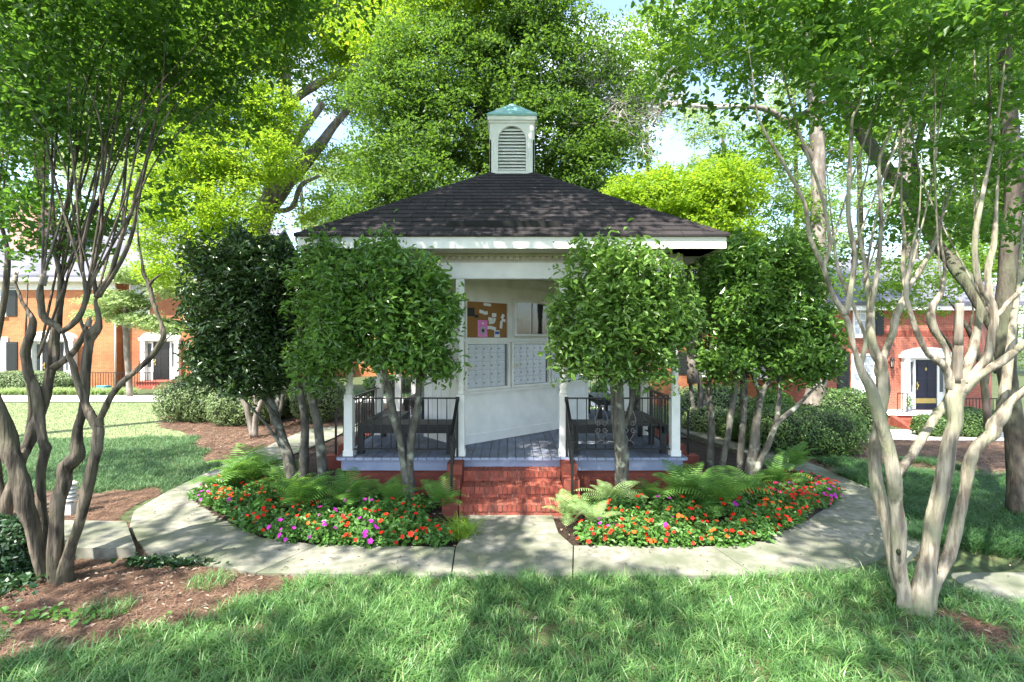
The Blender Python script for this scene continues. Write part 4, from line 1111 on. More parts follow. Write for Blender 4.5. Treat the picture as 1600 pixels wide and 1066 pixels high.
# rocking chair-like bench by the right door is hidden by the myrtle; a planter shows in the side light
pp_ = np.array([P(1419,0,21.4)[0], 21.35, zt-.02])
pt = thing('potted_plant', 'small potted plant on the porch beside the navy door', 'potted plant', tuple(pp_))
g = MB(); g.lathe([(.0,0),(.09,0),(.12,.22),(.10,.22),(.09,.18),(0,.18)], tuple(pp_), 12); g.build('pot', M['aludark'], pt)
rng = np.random.default_rng(2); pos = pp_+np.array([0,0,.45])+rng.normal(size=(160,3))*np.array([.09,.09,.16]); V, Fc = leaf_geo(pos, .09, rng)
g = MB(); g.add(V, Fc); g.tube([pp_+np.array([0,0,.15]), pp_+np.array([0,0,.5])], .012, 5); g.build('foliage', M['l_mid'], pt)

# ------------------------------------------------------------------ hedges and shrubs
def gh(x, y): return float(ground_h(x, y))
def hb(px0, px1, pyt, d, ry, depth_z=None, pw=3.2):
    x0 = (px0-800)/F0*d; x1 = (px1-800)/F0*d; cx_ = (x0+x1)/2; cy_ = d+ry
    zt_ = 2.4+(533-pyt)/F0*(d+.25*ry); zb = gh(cx_, cy_)-.05
    return (cx_, cy_, (zt_+zb)/2, (x1-x0)/2, ry, (zt_-zb)/2, pw)
shell_hedge('clipped_hedge', 'long low clipped green hedge right of the gazebo behind the right myrtle', 'hedge', [hb(1190,1385,640,10.3,1.0), hb(1150,1260,650,11.4,.8)], M['l_hedge'], 26000, .055, seed=21)
shell_hedge('clipped_hedge', 'clipped green hedge beside the pale tree trunk, below the white window of the red townhouse', 'hedge', [hb(1285,1390,610,16.8,.8)], M['l_hedge'], 10000, .08, seed=22)
shell_hedge('clipped_hedge', 'small dark round hedge at the foot of the navy door steps', 'hedge', [hb(1362,1394,618,19,.7)], M['l_hedge'], 4000, .09, seed=23)
shell_hedge('clipped_hedge', 'low green hedge below the iron railing at the far right', 'hedge', [hb(1500,1575,640,17.6,.8), hb(1455,1500,652,17.8,.6)], M['l_hedge'], 8000, .09, seed=24)
shell_hedge('clipped_hedge', 'large pale rounded hedge below the second arched doorway left of the gazebo', 'hedge', [hb(218,350,590,14.4,1.3,pw=3.6), hb(305,412,600,13.8,1.1,pw=3.4)], M['l_hedgep'], 26000, .065, seed=25)
shell_hedge('clipped_hedge', 'long clipped hedge in front of the orange townhouse at the left edge', 'hedge', [hb(-60,94,581,24,.8)], M['l_hedgep'], 12000, .08, seed=26)
shell_hedge('round_shrub', 'round grey green shrub between the trunks left of the gazebo', 'shrub', [hb(398,448,598,15,.9,pw=2.4), hb(436,520,592,14.2,1.0,pw=2.4)], M['l_hedgep'], 13000, .06, seed=27)
shell_hedge('round_shrub', 'bright yellow green shrub beside the pale tree trunk right of the gazebo', 'shrub', [hb(1196,1262,612,15.5,.8,pw=2.2)], M['l_hedgeb'], 7000, .08, seed=28)
shell_hedge('clipped_hedge', 'pale leafy hedge seen between the trunks right of the gazebo posts', 'hedge', [hb(1062,1200,604,16.5,1.0,pw=2.6), hb(1085,1170,640,12.8,.8,pw=2.4)], M['l_hedgep'], 14000, .085, seed=29)
shell_hedge('round_shrub', 'green shrub on the far lawn seen through the left of the gazebo', 'shrub', [hb(560,640,588,24,1.0,pw=2.4)], M['l_hedgep'], 5000, .11, seed=30)
shell_hedge('round_shrub', 'green shrub on the far lawn seen through the right of the gazebo', 'shrub', [hb(930,1030,590,22,1.0,pw=2.4)], M['l_hedgeb'], 6000, .10, seed=31)
shell_hedge('round_shrub', 'dark low shrub under the myrtle at the left edge', 'shrub', [(-5.55,5.25,.18,.62,.38,.36,2.3)], M['ivy'], 5200, .06, seed=32, core=True)

# ------------------------------------------------------------------ ferns
def frond_mesh(seed, L, mat, name='frond'):
    rng = np.random.default_rng(seed); n = 20
    t = np.linspace(0, 1, n); th = R(72)-R(95)*t**1.3
    st = L/n; p = np.cumsum(np.stack([np.cos(th)*st, np.zeros(n), np.sin(th)*st], 1), 0)
    g = MB(); g.tube(p, np.linspace(.0045, .0015, n), 3, cap=False)
    for i in range(3, n):
        w = .26*L*math.sin(PI*min(1, (t[i]*.93+.07))**.8)**.75*(1-.15*t[i])+.01
        tan = unit(p[i]-p[i-1]); up = np.array([-tan[2], 0, tan[0]])
        for s in (-1, 1):
            d_ = unit(np.array([tan[0]*.45, s*1.0, tan[2]*.45]) - up*.14*1); c = p[i]
            bw = st*.30
            k = 4; pts = []
            for q in range(k+1):
                u = q/k; c_ = c + d_*w*u - up*.10*w*u*u; hw = bw*(1-.75*u**1.6)*(1.0 if q else .7)
                pts.append((c_-tan*hw, c_+tan*hw))
            V = [v for a in pts for v in a]
            g.add(V, [(2*q, 2*q+1, 2*q+3, 2*q+2) for q in range(k)])
    o = g.build(name, mat); me = o.data; bpy.data.objects.remove(o); return me
fronds = {k: [frond_mesh(40+q, 1.0, M[k]) for q in range(3)] for k in ('fern', 'fernl')}
def fern(px, py, d, size, mat, label, seed, n=15):
    rng = random.Random(seed); x = (px-800)/F0*d; z = gh(x, d)+.02+float(bedz(np.array(x), np.array(d)))
    root = thing('fern', label, 'fern', (x, d, z), 'ferns in the flower beds by the gazebo steps')
    for q in range(n):
        o = bpy.data.objects.new('frond', rng.choice(fronds[mat])); COL.objects.link(o); o.parent = root
        s = size*1.12*rng.uniform(.7, 1.12); o.scale = (s, s*rng.uniform(.85,1.15), s*rng.uniform(.8,1.1))
        o.rotation_euler = (rng.uniform(-.2,.2), rng.uniform(-.45,.30), q*2*PI/n*1.0+rng.uniform(-.25,.25))
        o.location = (rng.uniform(-.04,.04), rng.uniform(-.04,.04), 0)
FL = [(392,0,8.2,.86,'fern','big dark green fern at the far left tip of the left flower bed',22),
      (350,0,7.9,.60,'fern','arching fern spilling over the path at the left end of the left flower bed',13),
      (470,0,6.75,.72,'fern','large green fern over the red flowers near the left pair of trunks',20),
      (545,0,6.85,.62,'fern','green fern in front of the brick base below the left corner post',16),
      (615,0,6.95,.56,'fern','green fern at the foot of the twin slim trunks left of the steps',15),
      (690,0,6.85,.50,'fern','small fern leaning on the brick steps from the left',13),
      (585,0,7.2,.5,'fern','fern close against the brick base behind the twin slim trunks',12),
      (448,0,7.9,.6,'fern','fern tucked behind the left pair of trunks',12),
      (955,0,6.85,.58,'fernl','pale sunlit fern at the foot of the thick single trunk right of the steps',17),
      (890,0,6.6,.50,'fernl','pale fern leaning on the brick steps from the right',13),
      (905,0,6.95,.45,'fern','fern standing against the right brick cheek of the steps',11),
      (925,0,6.35,.42,'fernl','low pale fern among the impatiens just right of the steps',11),
      (1070,0,7.1,.72,'fern','tall green fern below the right corner post of the gazebo',18),
      (1125,0,6.75,.76,'fern','large green fern at the foot of the cluster of trunks on the right',20),
      (1170,0,7.3,.6,'fern','green fern between the right cluster of trunks and the flowers',13),
      (1020,0,7.15,.5,'fern','fern against the brick base behind the thick single trunk',12),
      (1215,0,8.0,.66,'fern','bluish green fern at the right tip of the right flower bed',16),
      (1240,0,9.3,.6,'fern','dark fern behind the right flower bed by the low hedge',12)]
for i, f in enumerate(FL): fern(*f[:6], 100+i, f[6])
sx, sy = (722-800)/F0*6.15, 6.15
sg = thing('spiky_grass_clump', 'bright yellow green spiky grass clump at the corner of the left bed beside the steps', 'grass clump', (sx, sy, gh(sx, sy)))
rng = np.random.default_rng(77); n = 260; xy = np.array([sx, sy])+rng.normal(size=(n,2))*.07; o = blades('blades', xy, np.full(n, .27), .011, rng, M['spiky'], 1.05, seg=4)
del o['kind']; 
for v in (0,): o.data.transform(Matrix.Translation((-sx, -sy, -gh(sx, sy))))
o.parent = sg

# ------------------------------------------------------------------ impatiens
def imp_foliage(seed):
    rng = np.random.default_rng(seed); n = 150
    d_ = unit(rng.normal(size=(n,3))); d_[:, 2] = np.abs(d_[:, 2]); pos = d_*np.array([.19,.19,.20])*rng.uniform(.45,1.02,n)[:, None]+np.array([0,0,.03])
    V, Fc = leaf_geo(pos, .062, rng, up=.9, aspect=.62, out=d_, rich=True)
    g = MB(); g.add(V, Fc)
    for q in range(9):
        a = rng.uniform(0, 2*PI); g.tube([(0,0,0),(.06*math.cos(a),.06*math.sin(a),.09),(.11*math.cos(a),.11*math.sin(a),.16)], [.006,.005,.003], 4)
    o = g.build('foliage', M['imp']); me = o.data; bpy.data.objects.remove(o); return me
def flower_mesh(mat):
    g = MB()
    for q in range(5):
        a = q*2*PI/5; c, s = math.cos(a), math.sin(a); r = .028
        V = [(0,0,0),(c*r*.55-s*r*.42, s*r*.55+c*r*.42, .004),(c*r*1.02-s*r*.22,s*r*1.02+c*r*.22,.001),(c*r*1.02+s*r*.22,s*r*1.02-c*r*.22,.001),(c*r*.55+s*r*.42, s*r*.55-c*r*.42, .004)]
        g.add(V, np.array([[0,4,3,2],[0,2,1,0]])[:1]); g.add(V, [(0,2,1)])
    o = g.build('flower', mat); me = o.data; bpy.data.objects.remove(o); return me
IF = [imp_foliage(k) for k in range(4)]; FM = {k: flower_mesh(M['f_'+k]) for k in ('red','org','mag','pnk')}
CN = {'red':'scarlet','org':'orange','mag':'magenta','pnk':'rose pink'}
rg = random.Random(8)
def imp(x, y, col, side, sc=1.0, nf=5):
    z = gh(x, y)+float(bedz(np.array(x), np.array(y)))
    root = thing('impatiens_plant', '%s flowered impatiens plant %s' % (CN[col], side), 'flowering plant', (x, y, z),
                 '%s impatiens %s' % (CN[col], side))
    root.scale = (sc, sc, sc*rg.uniform(.85,1.15)); root.rotation_euler = (0, 0, rg.uniform(0, 6.28))
    o = bpy.data.objects.new('foliage', rg.choice(IF)); COL.objects.link(o); o.parent = root
    rz = root.rotation_euler[2]
    for q in range(nf):
        f = bpy.data.objects.new('flower', FM[col]); COL.objects.link(f); f.parent = root
        az = rg.uniform(PI*1.0, PI*2.0) if rg.random() < .8 else rg.uniform(0, 6.28); az -= rz; el = rg.uniform(.25, 1.35)
        dv = Vector((math.cos(az)*math.cos(el), math.sin(az)*math.cos(el), math.sin(el)))
        f.location = Vector((dv.x*.205, dv.y*.205, dv.z*.215+.035)); f.rotation_euler = (dv+Vector((0,0,.25))).to_track_quat('Z', 'Y').to_euler()
        s = rg.uniform(.75, 1.15); f.scale = (s, s, s)
def bed(edge, side, cols):
    e = catmull(np.array([(a, b, 0) for a, b in edge]), 8)[:, :2]
    L = np.r_[0, np.cumsum(np.linalg.norm(np.diff(e, axis=0), axis=1))]
    for row, (off, sp) in enumerate(((.09,.215),(.32,.235),(.70,.27),(.98,.30))):
        s = sp*(.3+.25*row)
        while s < L[-1]:
            x = np.interp(s, L, e[:, 0]); y = np.interp(s, L, e[:, 1]); c = np.array([0, 10.37]); dv = c-np.array([x, y]); dv /= np.linalg.norm(dv)
            x += dv[0]*off+rg.uniform(-.05,.05); y += dv[1]*off+rg.uniform(-.05,.05)
            t = s/L[-1]; w = cols(t); col = rg.choices(('red','org','mag','pnk'), w)[0]
            where_ = ('on the path edge of', 'in the middle of', 'in the middle of', 'at the back of')[row] + ' the %s bed, ' % side
            where_ += (('outer end', 'centre', 'end by the steps') if side == 'left' else ('end by the steps', 'centre', 'outer end'))[min(2, int(t*3))]
            if not (abs(x) < 1.12 and y > 6.3) and y < 8.6: imp(x, y, col, where_, rg.uniform(.8,1.08), (rg.choice((2,3,4,5)) if side == 'left' else rg.choice((3,4,6,7) if t < .5 else (6,8,9,11))) if row < 3 else 2)
            s += sp*rg.uniform(.85,1.15)
bed([(-4.9,8.6),(-4.92,8.1),(-4.72,7.42),(-3.66,6.50),(-3.05,6.07),(-2.3,5.86),(-1.45,5.82),(-.80,5.83)], 'left', lambda t: (7,2.5,1.2,0) if t < .5 else (7,.8,2,0))
bed([(.90,5.86),(1.7,5.85),(2.38,5.83),(3.02,5.98),(3.68,6.45),(4.78,7.34),(5.15,8.1),(5.25,8.8)], 'right', lambda t: (7,1,1.2,0) if t < .35 else ((6,3,1,0) if t < .62 else (5,1,2,2.5)))

# ------------------------------------------------------------------ ivy
rng = np.random.default_rng(55)
def ivy(name, cx_, cy_, rx, ry, n, mat, label, hh=.10, size=.055):
    root = thing(name, label, 'ivy', (cx_, cy_, gh(cx_, cy_)))
    a = rng.normal(size=(n, 2))*.5*np.array([rx, ry])+np.array([cx_, cy_]); z = ground_h(a[:,0], a[:,1])+rng.uniform(.01, hh, n)
    V, Fc = leaf_geo(np.c_[a, z], size, rng, up=1.3, aspect=.85, rich=True); g = MB(); g.add(V, Fc); g.build('leaves', mat, root)
    g = MB()
    for q in range(14):
        t = rng.uniform(0, 2*PI); p = [(cx_+math.cos(t)*rx*.8*u+.05*math.sin(u*7), cy_+math.sin(t)*ry*.8*u, gh(cx_, cy_)+.015) for u in (0,.3,.6,1)]; g.tube(p, .004, 4)
    g.build('stems', M['core'], root)
ivy('ivy_patch', -5.05, 4.85, .36, .36, 520, M['ivy'], 'dark ivy patch on the pine straw at the left edge')
ivy('ivy_patch', -3.75, 5.35, .5, .10, 260, M['ivy'], 'ivy growing along the near side of the raised concrete slab')
ivy('ivy_patch', -4.05, 4.35, .62, .14, 90, M['ivyb'], 'sparse bright green ivy sprigs on the straw in front of the left myrtle', .05)
ivy('ivy_patch', -4.75, 4.15, .35, .16, 60, M['ivyb'], 'bright green ivy sprigs at the left edge of the pine straw', .05)
# liriope rows in front of the left house
for i, px in enumerate(list(range(6, 100, 15)) + list(range(100, 215, 15))):
    d_ = 23.0; x = (px-800)/F0*d_
    root = thing('liriope_clump', 'pale green liriope clump in the row in front of the orange townhouse', 'liriope', (x, d_, gh(x, d_)), 'liriope clumps in the row by the orange townhouse')
    lk = 'the arched door' if 225 > px > 110 else 'the left myrtle trunks' if px > 50 else 'the left edge'
    root['label'] = 'pale liriope clump %d of the row, between %s and the house wall' % (i+1, lk) if False else root['label']
    n = 130; xy = rng.normal(size=(n,2))*.10
    if i == 0:
        o = blades('blades', xy, np.full(n, .42), .028, rng, M['l_pale'], .9, z=np.zeros(n)); del o['kind']; lm = o
    else: lm = lm.copy(); COL.objects.link(lm)
    lm.parent = root; root.rotation_euler = (0, 0, i*1.3)
# ------------------------------------------------------------------ the pruned trees round the gazebo
def hx(px, d): return (px-800)/F0*d
HG = 'pruned evergreen trees round the gazebo'
def holly(label, stems, blobs, leaf, nc, nl, seed, size=.092, crad=.17, bark='bark_ho', extra_c=None, shell=.30, wf=.72):
    return make_tree('pruned_tree', label, 'pruned tree', stems, blobs, M[bark], M[leaf], leaf=size, nc=nc, nl=nl, crad=crad, seed=seed, rich=True, aspect=.42,
                     droop=.35, up=.55, tip=.003, kk=.011, knots=.09, sides=10, shell=shell, branch_frac=.6, grow_from=.45, thick=.55, group=HG, wf=wf)
# front left: twin slim trunks
holly('lollipop pruned evergreen on twin slim trunks in front of the left gazebo rail',
      [[(640,792,7.0,22),(632,735,7.0,20),(626,690,6.98,19),(614,650,6.95,17),(606,610,6.9,16),(598,560,6.85,14),(590,480,6.8,10),(590,420,6.7,6)],
       [(645,792,7.02,20),(641,735,7.02,17),(643,690,7.0,16),(650,640,7.0,16),(655,600,6.95,14),(656,540,6.9,13),(650,470,6.8,9),(640,410,6.7,6)],
       [(655,600,6.95,8),(690,550,6.8,6),(715,570,6.7,3)]],
      [(P(600,430,6.75),.98,.62,.60),(P(590,500,6.75),.95,.60,.62),(P(665,470,6.7),.55,.5,.66),(P(640,545,6.7),.55,.45,.33),(P(540,520,6.75),.5,.5,.48),(P(690,580,6.65),.26,.3,.14)] and
      [(600,436,6.75,.84,.55,.50),(585,500,6.75,.80,.55,.50),(662,480,6.7,.50,.5,.62),(640,545,6.7,.50,.45,.33),(530,520,6.75,.34,.45,.42),(692,574,6.65,.22,.3,.12)],
      'l_holr', 460, 32, 201, wf=.70)
holly('pruned evergreen with one dark leaning trunk beside the left corner post',
      [[(508,770,7.6,26),(503,720,7.6,23),(496,670,7.6,21),(487,620,7.55,18),(478,570,7.5,15),(470,500,7.4,12),(475,430,7.3,8)],
       [(498,630,7.6,12),(502,590,7.55,11),(505,540,7.5,9),(515,470,7.4,6)]],
      [(505,450,7.25,.42,.45,.75),(490,560,7.3,.36,.4,.40)], 'l_holr', 170, 28, 202)
# far left, dark
holly('dark broad pruned evergreen with forking trunks at the left end of the bed',
      [[(462,775,7.95,28),(455,735,7.95,25),(447,700,8.0,21),(433,660,8.05,19),(416,610,8.1,17),(408,550,8.15,15),(400,480,8.2,11),(385,410,8.2,7)],
       [(470,775,7.95,22),(472,720,7.95,19),(476,660,7.95,16),(466,600,7.9,15),(458,520,7.9,13),(455,440,7.9,8)],
       [(450,715,8.0,9),(425,675,7.9,7),(400,645,7.8,5),(370,612,7.7,4)],
       [(430,650,8.0,8),(395,608,7.8,6),(350,605,7.7,4),(320,598,7.65,3)]],
      [(384,422,8.0,.82,.7,.56),(365,500,8.0,.72,.7,.70),(420,470,8.0,.62,.7,.9),(348,565,7.9,.50,.55,.36),(430,560,8.0,.42,.6,.4),(390,588,7.9,.40,.45,.25)],
      'l_holl', 800, 36, 203, shell=.35)
# front right: one thick trunk
holly('lollipop pruned evergreen on one thick mossy trunk in front of the right gazebo rail',
      [[(974,795,7.0,30),(972,740,7.0,26),(970,690,7.0,25),(967,640,6.98,23),(965,600,6.95,21),(962,540,6.9,18),(958,470,6.8,13),(960,410,6.7,8)],
       [(962,680,7.05,14),(958,640,7.05,13),(957,600,7.0,12),(952,540,6.95,10),(930,470,6.8,7)],
       [(974,668,7.02,12),(985,640,7.0,12),(990,600,6.98,11),(1000,540,6.9,9),(1010,470,6.8,6)],
       [(965,610,6.95,7),(920,570,6.8,5),(890,560,6.7,3)]],
      [(965,430,6.75,.80,.55,.50),(960,490,6.75,.82,.55,.50),(1010,490,6.75,.60,.5,.56),(915,545,6.7,.48,.45,.36),(985,560,6.75,.62,.45,.28),(902,500,6.7,.36,.40,.46),(1050,500,6.8,.32,.4,.36)],
      'l_holf', 480, 32, 204)
# far right cluster
holly('broad pruned evergreen on a cluster of leaning trunks at the right end of the bed',
      [[(1112,770,8.0,15),(1111,710,8.0,13),(1110,650,8.0,12),(1108,600,8.0,11),(1112,540,8.0,9),(1118,460,8.0,6)],
       [(1125,775,7.7,17),(1130,720,7.7,15),(1138,670,7.7,14),(1147,620,7.75,13),(1150,560,7.8,12),(1155,480,7.8,8)],
       [(1152,780,7.8,18),(1156,720,7.8,15),(1162,660,7.8,14),(1163,600,7.8,13),(1160,530,7.8,10),(1158,450,7.8,7)],
       [(1165,785,7.6,30),(1172,740,7.6,26),(1180,700,7.6,20),(1182,660,7.65,17),(1190,615,7.7,15),(1208,580,7.75,11),(1220,530,7.8,7)],
       [(1190,620,7.7,10),(1178,590,7.7,8),(1168,565,7.7,6)],
       [(1172,750,7.58,20),(1198,700,7.5,14),(1212,665,7.5,12),(1240,640,7.5,10),(1270,610,7.5,6),(1295,590,7.5,3)],
       [(1212,665,7.5,10),(1217,620,7.6,9),(1222,560,7.7,6)]],
      [(1205,422,7.9,.82,.75,.54),(1212,490,7.9,.78,.75,.62),(1150,450,7.9,.50,.7,.85),(1262,520,7.9,.32,.6,.58),(1225,555,7.9,.72,.7,.34),(1130,560,7.9,.32,.5,.40),(1275,560,7.8,.22,.4,.26)],
      'l_holr', 820, 34, 205, shell=.35)
# companions behind, seen through the gazebo
for (px, d_, dx, lb) in ((430,13.8,.0,'pruned evergreen behind the gazebo at its far left corner'),(1090,13.6,.2,'pruned evergreen behind the gazebo at its far right corner'),
                         (700,14.6,0,'pruned evergreen behind the gazebo left of its far steps'),(985,14.2,.1,'pruned evergreen with pale trunks behind the gazebo right of its far steps')):
    holly(lb, [[(px,665,d_,13),(px+4,620,d_,11),(px+2,560,d_,9),(px+6,480,d_,6)],[(px-3,665,d_,9),(px-10,610,d_,8),(px-16,550,d_,6)],[(px+3,665,d_,9),(px+16,600,d_,8),(px+18,540,d_,6)]],
          [(px,480,d_,1.3,1.0,1.0),(px+10,420,d_,1.0,.9,.7)], 'l_hedge', 160, 26, 206+int(px), size=.12, crad=.34)
# small pale myrtle stump tree behind the dark evergreen, left
make_tree('small_myrtle', 'small pale multi stemmed tree on the pine straw behind the dark left evergreen', 'small tree',
          [[(396,684,12.4,12),(386,640,12.4,11),(376,612,12.4,10),(380,580,12.4,7),(372,550,12.4,4)],[(398,684,12.4,12),(400,650,12.4,11),(412,618,12.4,9),(410,590,12.4,6)],[(402,640,12.4,7),(395,600,12.4,6),(405,570,12.4,4)]],
          [(390,500,12.6,1.3,1.0,.8)], M['bark_pale'], M['l_mid'], leaf=.08, nc=90, nl=40, crad=.4, seed=220)

# ------------------------------------------------------------------ the crepe myrtles in front
def thin(seed, spec, top, n, d0, d1, w=5):
    """thin upright shoots from a fork, drawn up towards the crown"""
    r = random.Random(seed); out = []
    for q in range(n):
        px, py, d_ = spec[q % len(spec)]
        tx = r.uniform(*top[0]); ty = r.uniform(*top[1]); d2 = r.uniform(d0, d1); m = r.uniform(.35, .6); bx = r.uniform(-18, 18)
        out.append([(px,py,d_,w),(px+(tx-px)*.25+bx*.5,py+(ty-py)*.33,d_+(d2-d_)*.3,w*.85),(px+(tx-px)*m+bx,py+(ty-py)*.66,d_+(d2-d_)*.6,w*.7),(tx,ty,d2,w*.4)])
    return out
def stub_extra(points):
    def f(mb, rng):
        for a, b, r0, r1 in points:
            a = P(*a); b = P(*b); t = np.linspace(0, 1, 6)[:, None]; mb.tube(a*(1-t)+b*t, np.linspace(r0, r1, 6), 10, m=1, wob=.16, rng=rng)
            for q in range(5): mb.tube([b, b+np.array([rng.uniform(-.02,.02), rng.uniform(-.02,.02), rng.uniform(.02,.05)])], [.012,.004], 4, m=1)
    return f
R1 = [
 [(1418,962,4.5,50),(1412,925,4.5,42),(1407,890,4.48,36),(1404,823,4.45,34),(1399,771,4.42,33),(1390,718,4.40,32),(1376,661,4.38,31),(1362,612,4.36,30),(1347,579,4.35,27),(1333,537,4.34,24),(1321,496,4.33,24),(1310,478,4.33,20)],
 [(1319,492,4.33,16),(1302,462,4.3,13),(1287,421,4.25,12),(1265,369,4.2,11),(1257,319,4.15,10),(1224,255,4.1,8),(1186,187,4.05,7),(1175,112,4.0,5),(1160,20,4.0,3)],
 [(1323,492,4.33,14),(1330,450,4.35,13),(1335,400,4.4,12),(1326,337,4.4,10),(1329,244,4.45,9),(1331,187,4.5,8),(1347,142,4.5,7),(1345,0,4.6,5)],
 [(1287,421,4.25,9),(1296,375,4.3,8),(1280,292,4.3,7),(1250,210,4.3,6),(1227,127,4.3,5),(1210,20,4.3,3)],
 [(1425,962,4.55,46),(1412,925,4.58,38),(1396,868,4.62,31),(1382,808,4.66,27),(1370,752,4.70,26),(1366,711,4.72,26),(1370,670,4.74,24),(1375,640,4.75,24),(1379,600,4.76,28),(1377,580,4.76,28),(1370,560,4.76,24),(1362,530,4.76,20),(1359,500,4.76,18),(1355,444,4.78,15),(1349,400,4.8,12),(1340,330,4.85,10),(1358,250,4.9,8),(1364,120,5.0,7),(1352,-20,5.1,5)],
 [(1377,570,4.76,20),(1388,537,4.76,17),(1400,500,4.76,17),(1413,466,4.78,17),(1420,445,4.78,15),(1437,425,4.8,13),(1460,380,4.85,12),(1468,350,4.9,10),(1485,300,4.9,8),(1510,262,5.0,6),(1540,200,5.0,4)],
 [(1416,455,4.78,11),(1410,420,4.8,10),(1413,370,4.8,8),(1408,310,4.8,6),(1412,220,4.85,4)],
 [(1359,495,4.76,11),(1368,440,4.7,10),(1374,400,4.7,10),(1377,340,4.65,9),(1374,262,4.6,8),(1380,232,4.6,8),(1419,142,4.5,6),(1449,64,4.45,5),(1465,-20,4.4,4)],
 [(1344,575,4.45,13),(1352,530,4.5,8),(1338,490,4.5,9),(1328,465,4.5,9),(1310,420,4.5,8),(1300,350,4.5,6),(1290,250,4.5,5)],
 [(1398,750,4.62,18),(1412,728,4.65,19),(1430,702,4.72,19),(1456,661,4.8,18),(1478,628,4.85,18),(1490,600,4.85,16)],
 [(1438,965,4.45,52),(1440,925,4.45,42),(1450,876,4.44,36),(1460,816,4.43,34),(1471,752,4.42,33),(1480,703,4.41,32),(1488,660,4.40,32),(1490,632,4.40,36),(1494,609,4.40,36),(1497,590,4.40,28)],
 [(1492,610,4.40,24),(1479,579,4.38,17),(1462,562,4.36,15),(1449,552,4.35,15),(1432,518,4.33,13),(1419,474,4.3,12),(1417,440,4.3,10),(1425,390,4.3,9),(1436,330,4.3,7),(1440,240,4.3,5)],
 [(1494,606,4.5,20),(1482,560,4.6,15),(1470,530,4.62,16),(1455,508,4.64,18),(1457,480,4.65,15),(1470,455,4.66,12),(1476,420,4.7,9),(1470,360,4.7,6),(1478,280,4.7,4)],
 [(1500,604,4.42,26),(1512,575,4.45,19),(1524,530,4.5,18),(1532,481,4.5,17),(1528,440,4.5,16),(1524,387,4.5,12),(1527,330,4.5,11),(1545,270,4.5,10),(1548,180,4.5,8),(1543,60,4.5,6),(1548,-30,4.5,4)],
 [(1510,600,4.36,24),(1530,575,4.34,20),(1544,552,4.33,18),(1551,520,4.32,18),(1552,495,4.32,18),(1546,470,4.32,17),(1536,455,4.32,13),(1526,430,4.32,12),(1523,380,4.32,12),(1528,340,4.3,12),(1540,280,4.28,11),(1560,180,4.25,9),(1572,60,4.2,7),(1575,-30,4.2,5)],
 [(1552,496,4.32,14),(1566,485,4.3,12),(1580,468,4.3,11),(1600,448,4.3,10),(1625,425,4.3,8)],
 [(1552,497,4.33,10),(1545,425,4.4,13),(1553,380,4.4,12),(1556,320,4.4,10),(1562,240,4.4,8)],
 [(1502,612,4.38,28),(1522,592,4.34,22),(1545,578,4.3,21),(1563,565,4.27,21),(1585,548,4.24,21),(1600,535,4.2,20),(1640,490,4.15,17),(1680,400,4.1,12)],
 [(1446,965,4.5,46),(1455,925,4.5,34),(1470,890,4.5,28),(1483,865,4.5,27),(1497,816,4.5,26),(1508,760,4.5,25),(1513,720,4.5,25),(1524,697,4.5,27),(1542,683,4.48,28),(1556,665,4.46,28),(1570,640,4.43,27),(1590,618,4.4,27),(1620,592,4.35,24),(1660,520,4.3,18),(1690,400,4.3,12)],
 [(1562,655,4.45,24),(1568,620,4.5,22),(1574,570,4.55,20),(1583,500,4.6,17),(1592,440,4.65,13),(1598,340,4.7,9)],
]
R1 += thin(5, [(1350,440,4.76),(1330,400,4.4),(1413,466,4.78),(1470,455,4.66),(1524,387,4.5),(1551,500,4.32),(1600,535,4.2),(1287,421,4.25)], ((1080,1640),(-120,130)), 9, 3.6, 5.6, 5)
crown_r = [(1180,60,4.2,.75,.6,.35),(1100,110,4.3,.45,.5,.25),(1290,30,4.4,.7,.7,.4),(1400,60,4.6,.8,.7,.4),(1520,110,4.5,.7,.7,.5),(1600,200,4.3,.6,.6,.5),(1240,150,4.3,.5,.5,.3),(1450,250,4.8,.55,.5,.30),
           (1330,180,4.8,.45,.5,.3),(1560,330,5.0,.55,.5,.35),(1470,330,5.1,.4,.4,.2),(1420,340,5.0,.3,.3,.2),(1300,-150,4.5,1.6,1.4,.7),(1500,-200,4.3,1.5,1.4,.8),(1480,-50,3.9,1.2,1.0,.6),(1200,-60,3.9,.9,.8,.5)]
mr_ = make_tree('crepe_myrtle', 'large pale multi stemmed crepe myrtle rising from the lawn at the right', 'crepe myrtle', R1, crown_r, M['bark_my'], M['l_myr'],
          leaf=.062, nc=430, nl=50, wf=.62, crad=.23, seed=301, sides=14, rich=True, droop=.3, aspect=.6, tip=.002, kk=.005, knots=.10, branch_frac=.55, grow_from=.55, wob=.09,
          mat_extra=M['cut'], extra=stub_extra([((1494,598,4.39),(1497,540,4.38),.040,.038),((1497,542,4.38),(1500,474,4.38),.036,.032)]), thick=.3)
g = MB(); c_ = P(1404, 863, 4.385)
g.lathe([(0,-.030),(.012,-.024),(.019,-.008),(.019,.010),(.010,.026),(0,.030)], tuple(c_), 10); g.build('knot_hole', M['core'], mr_)
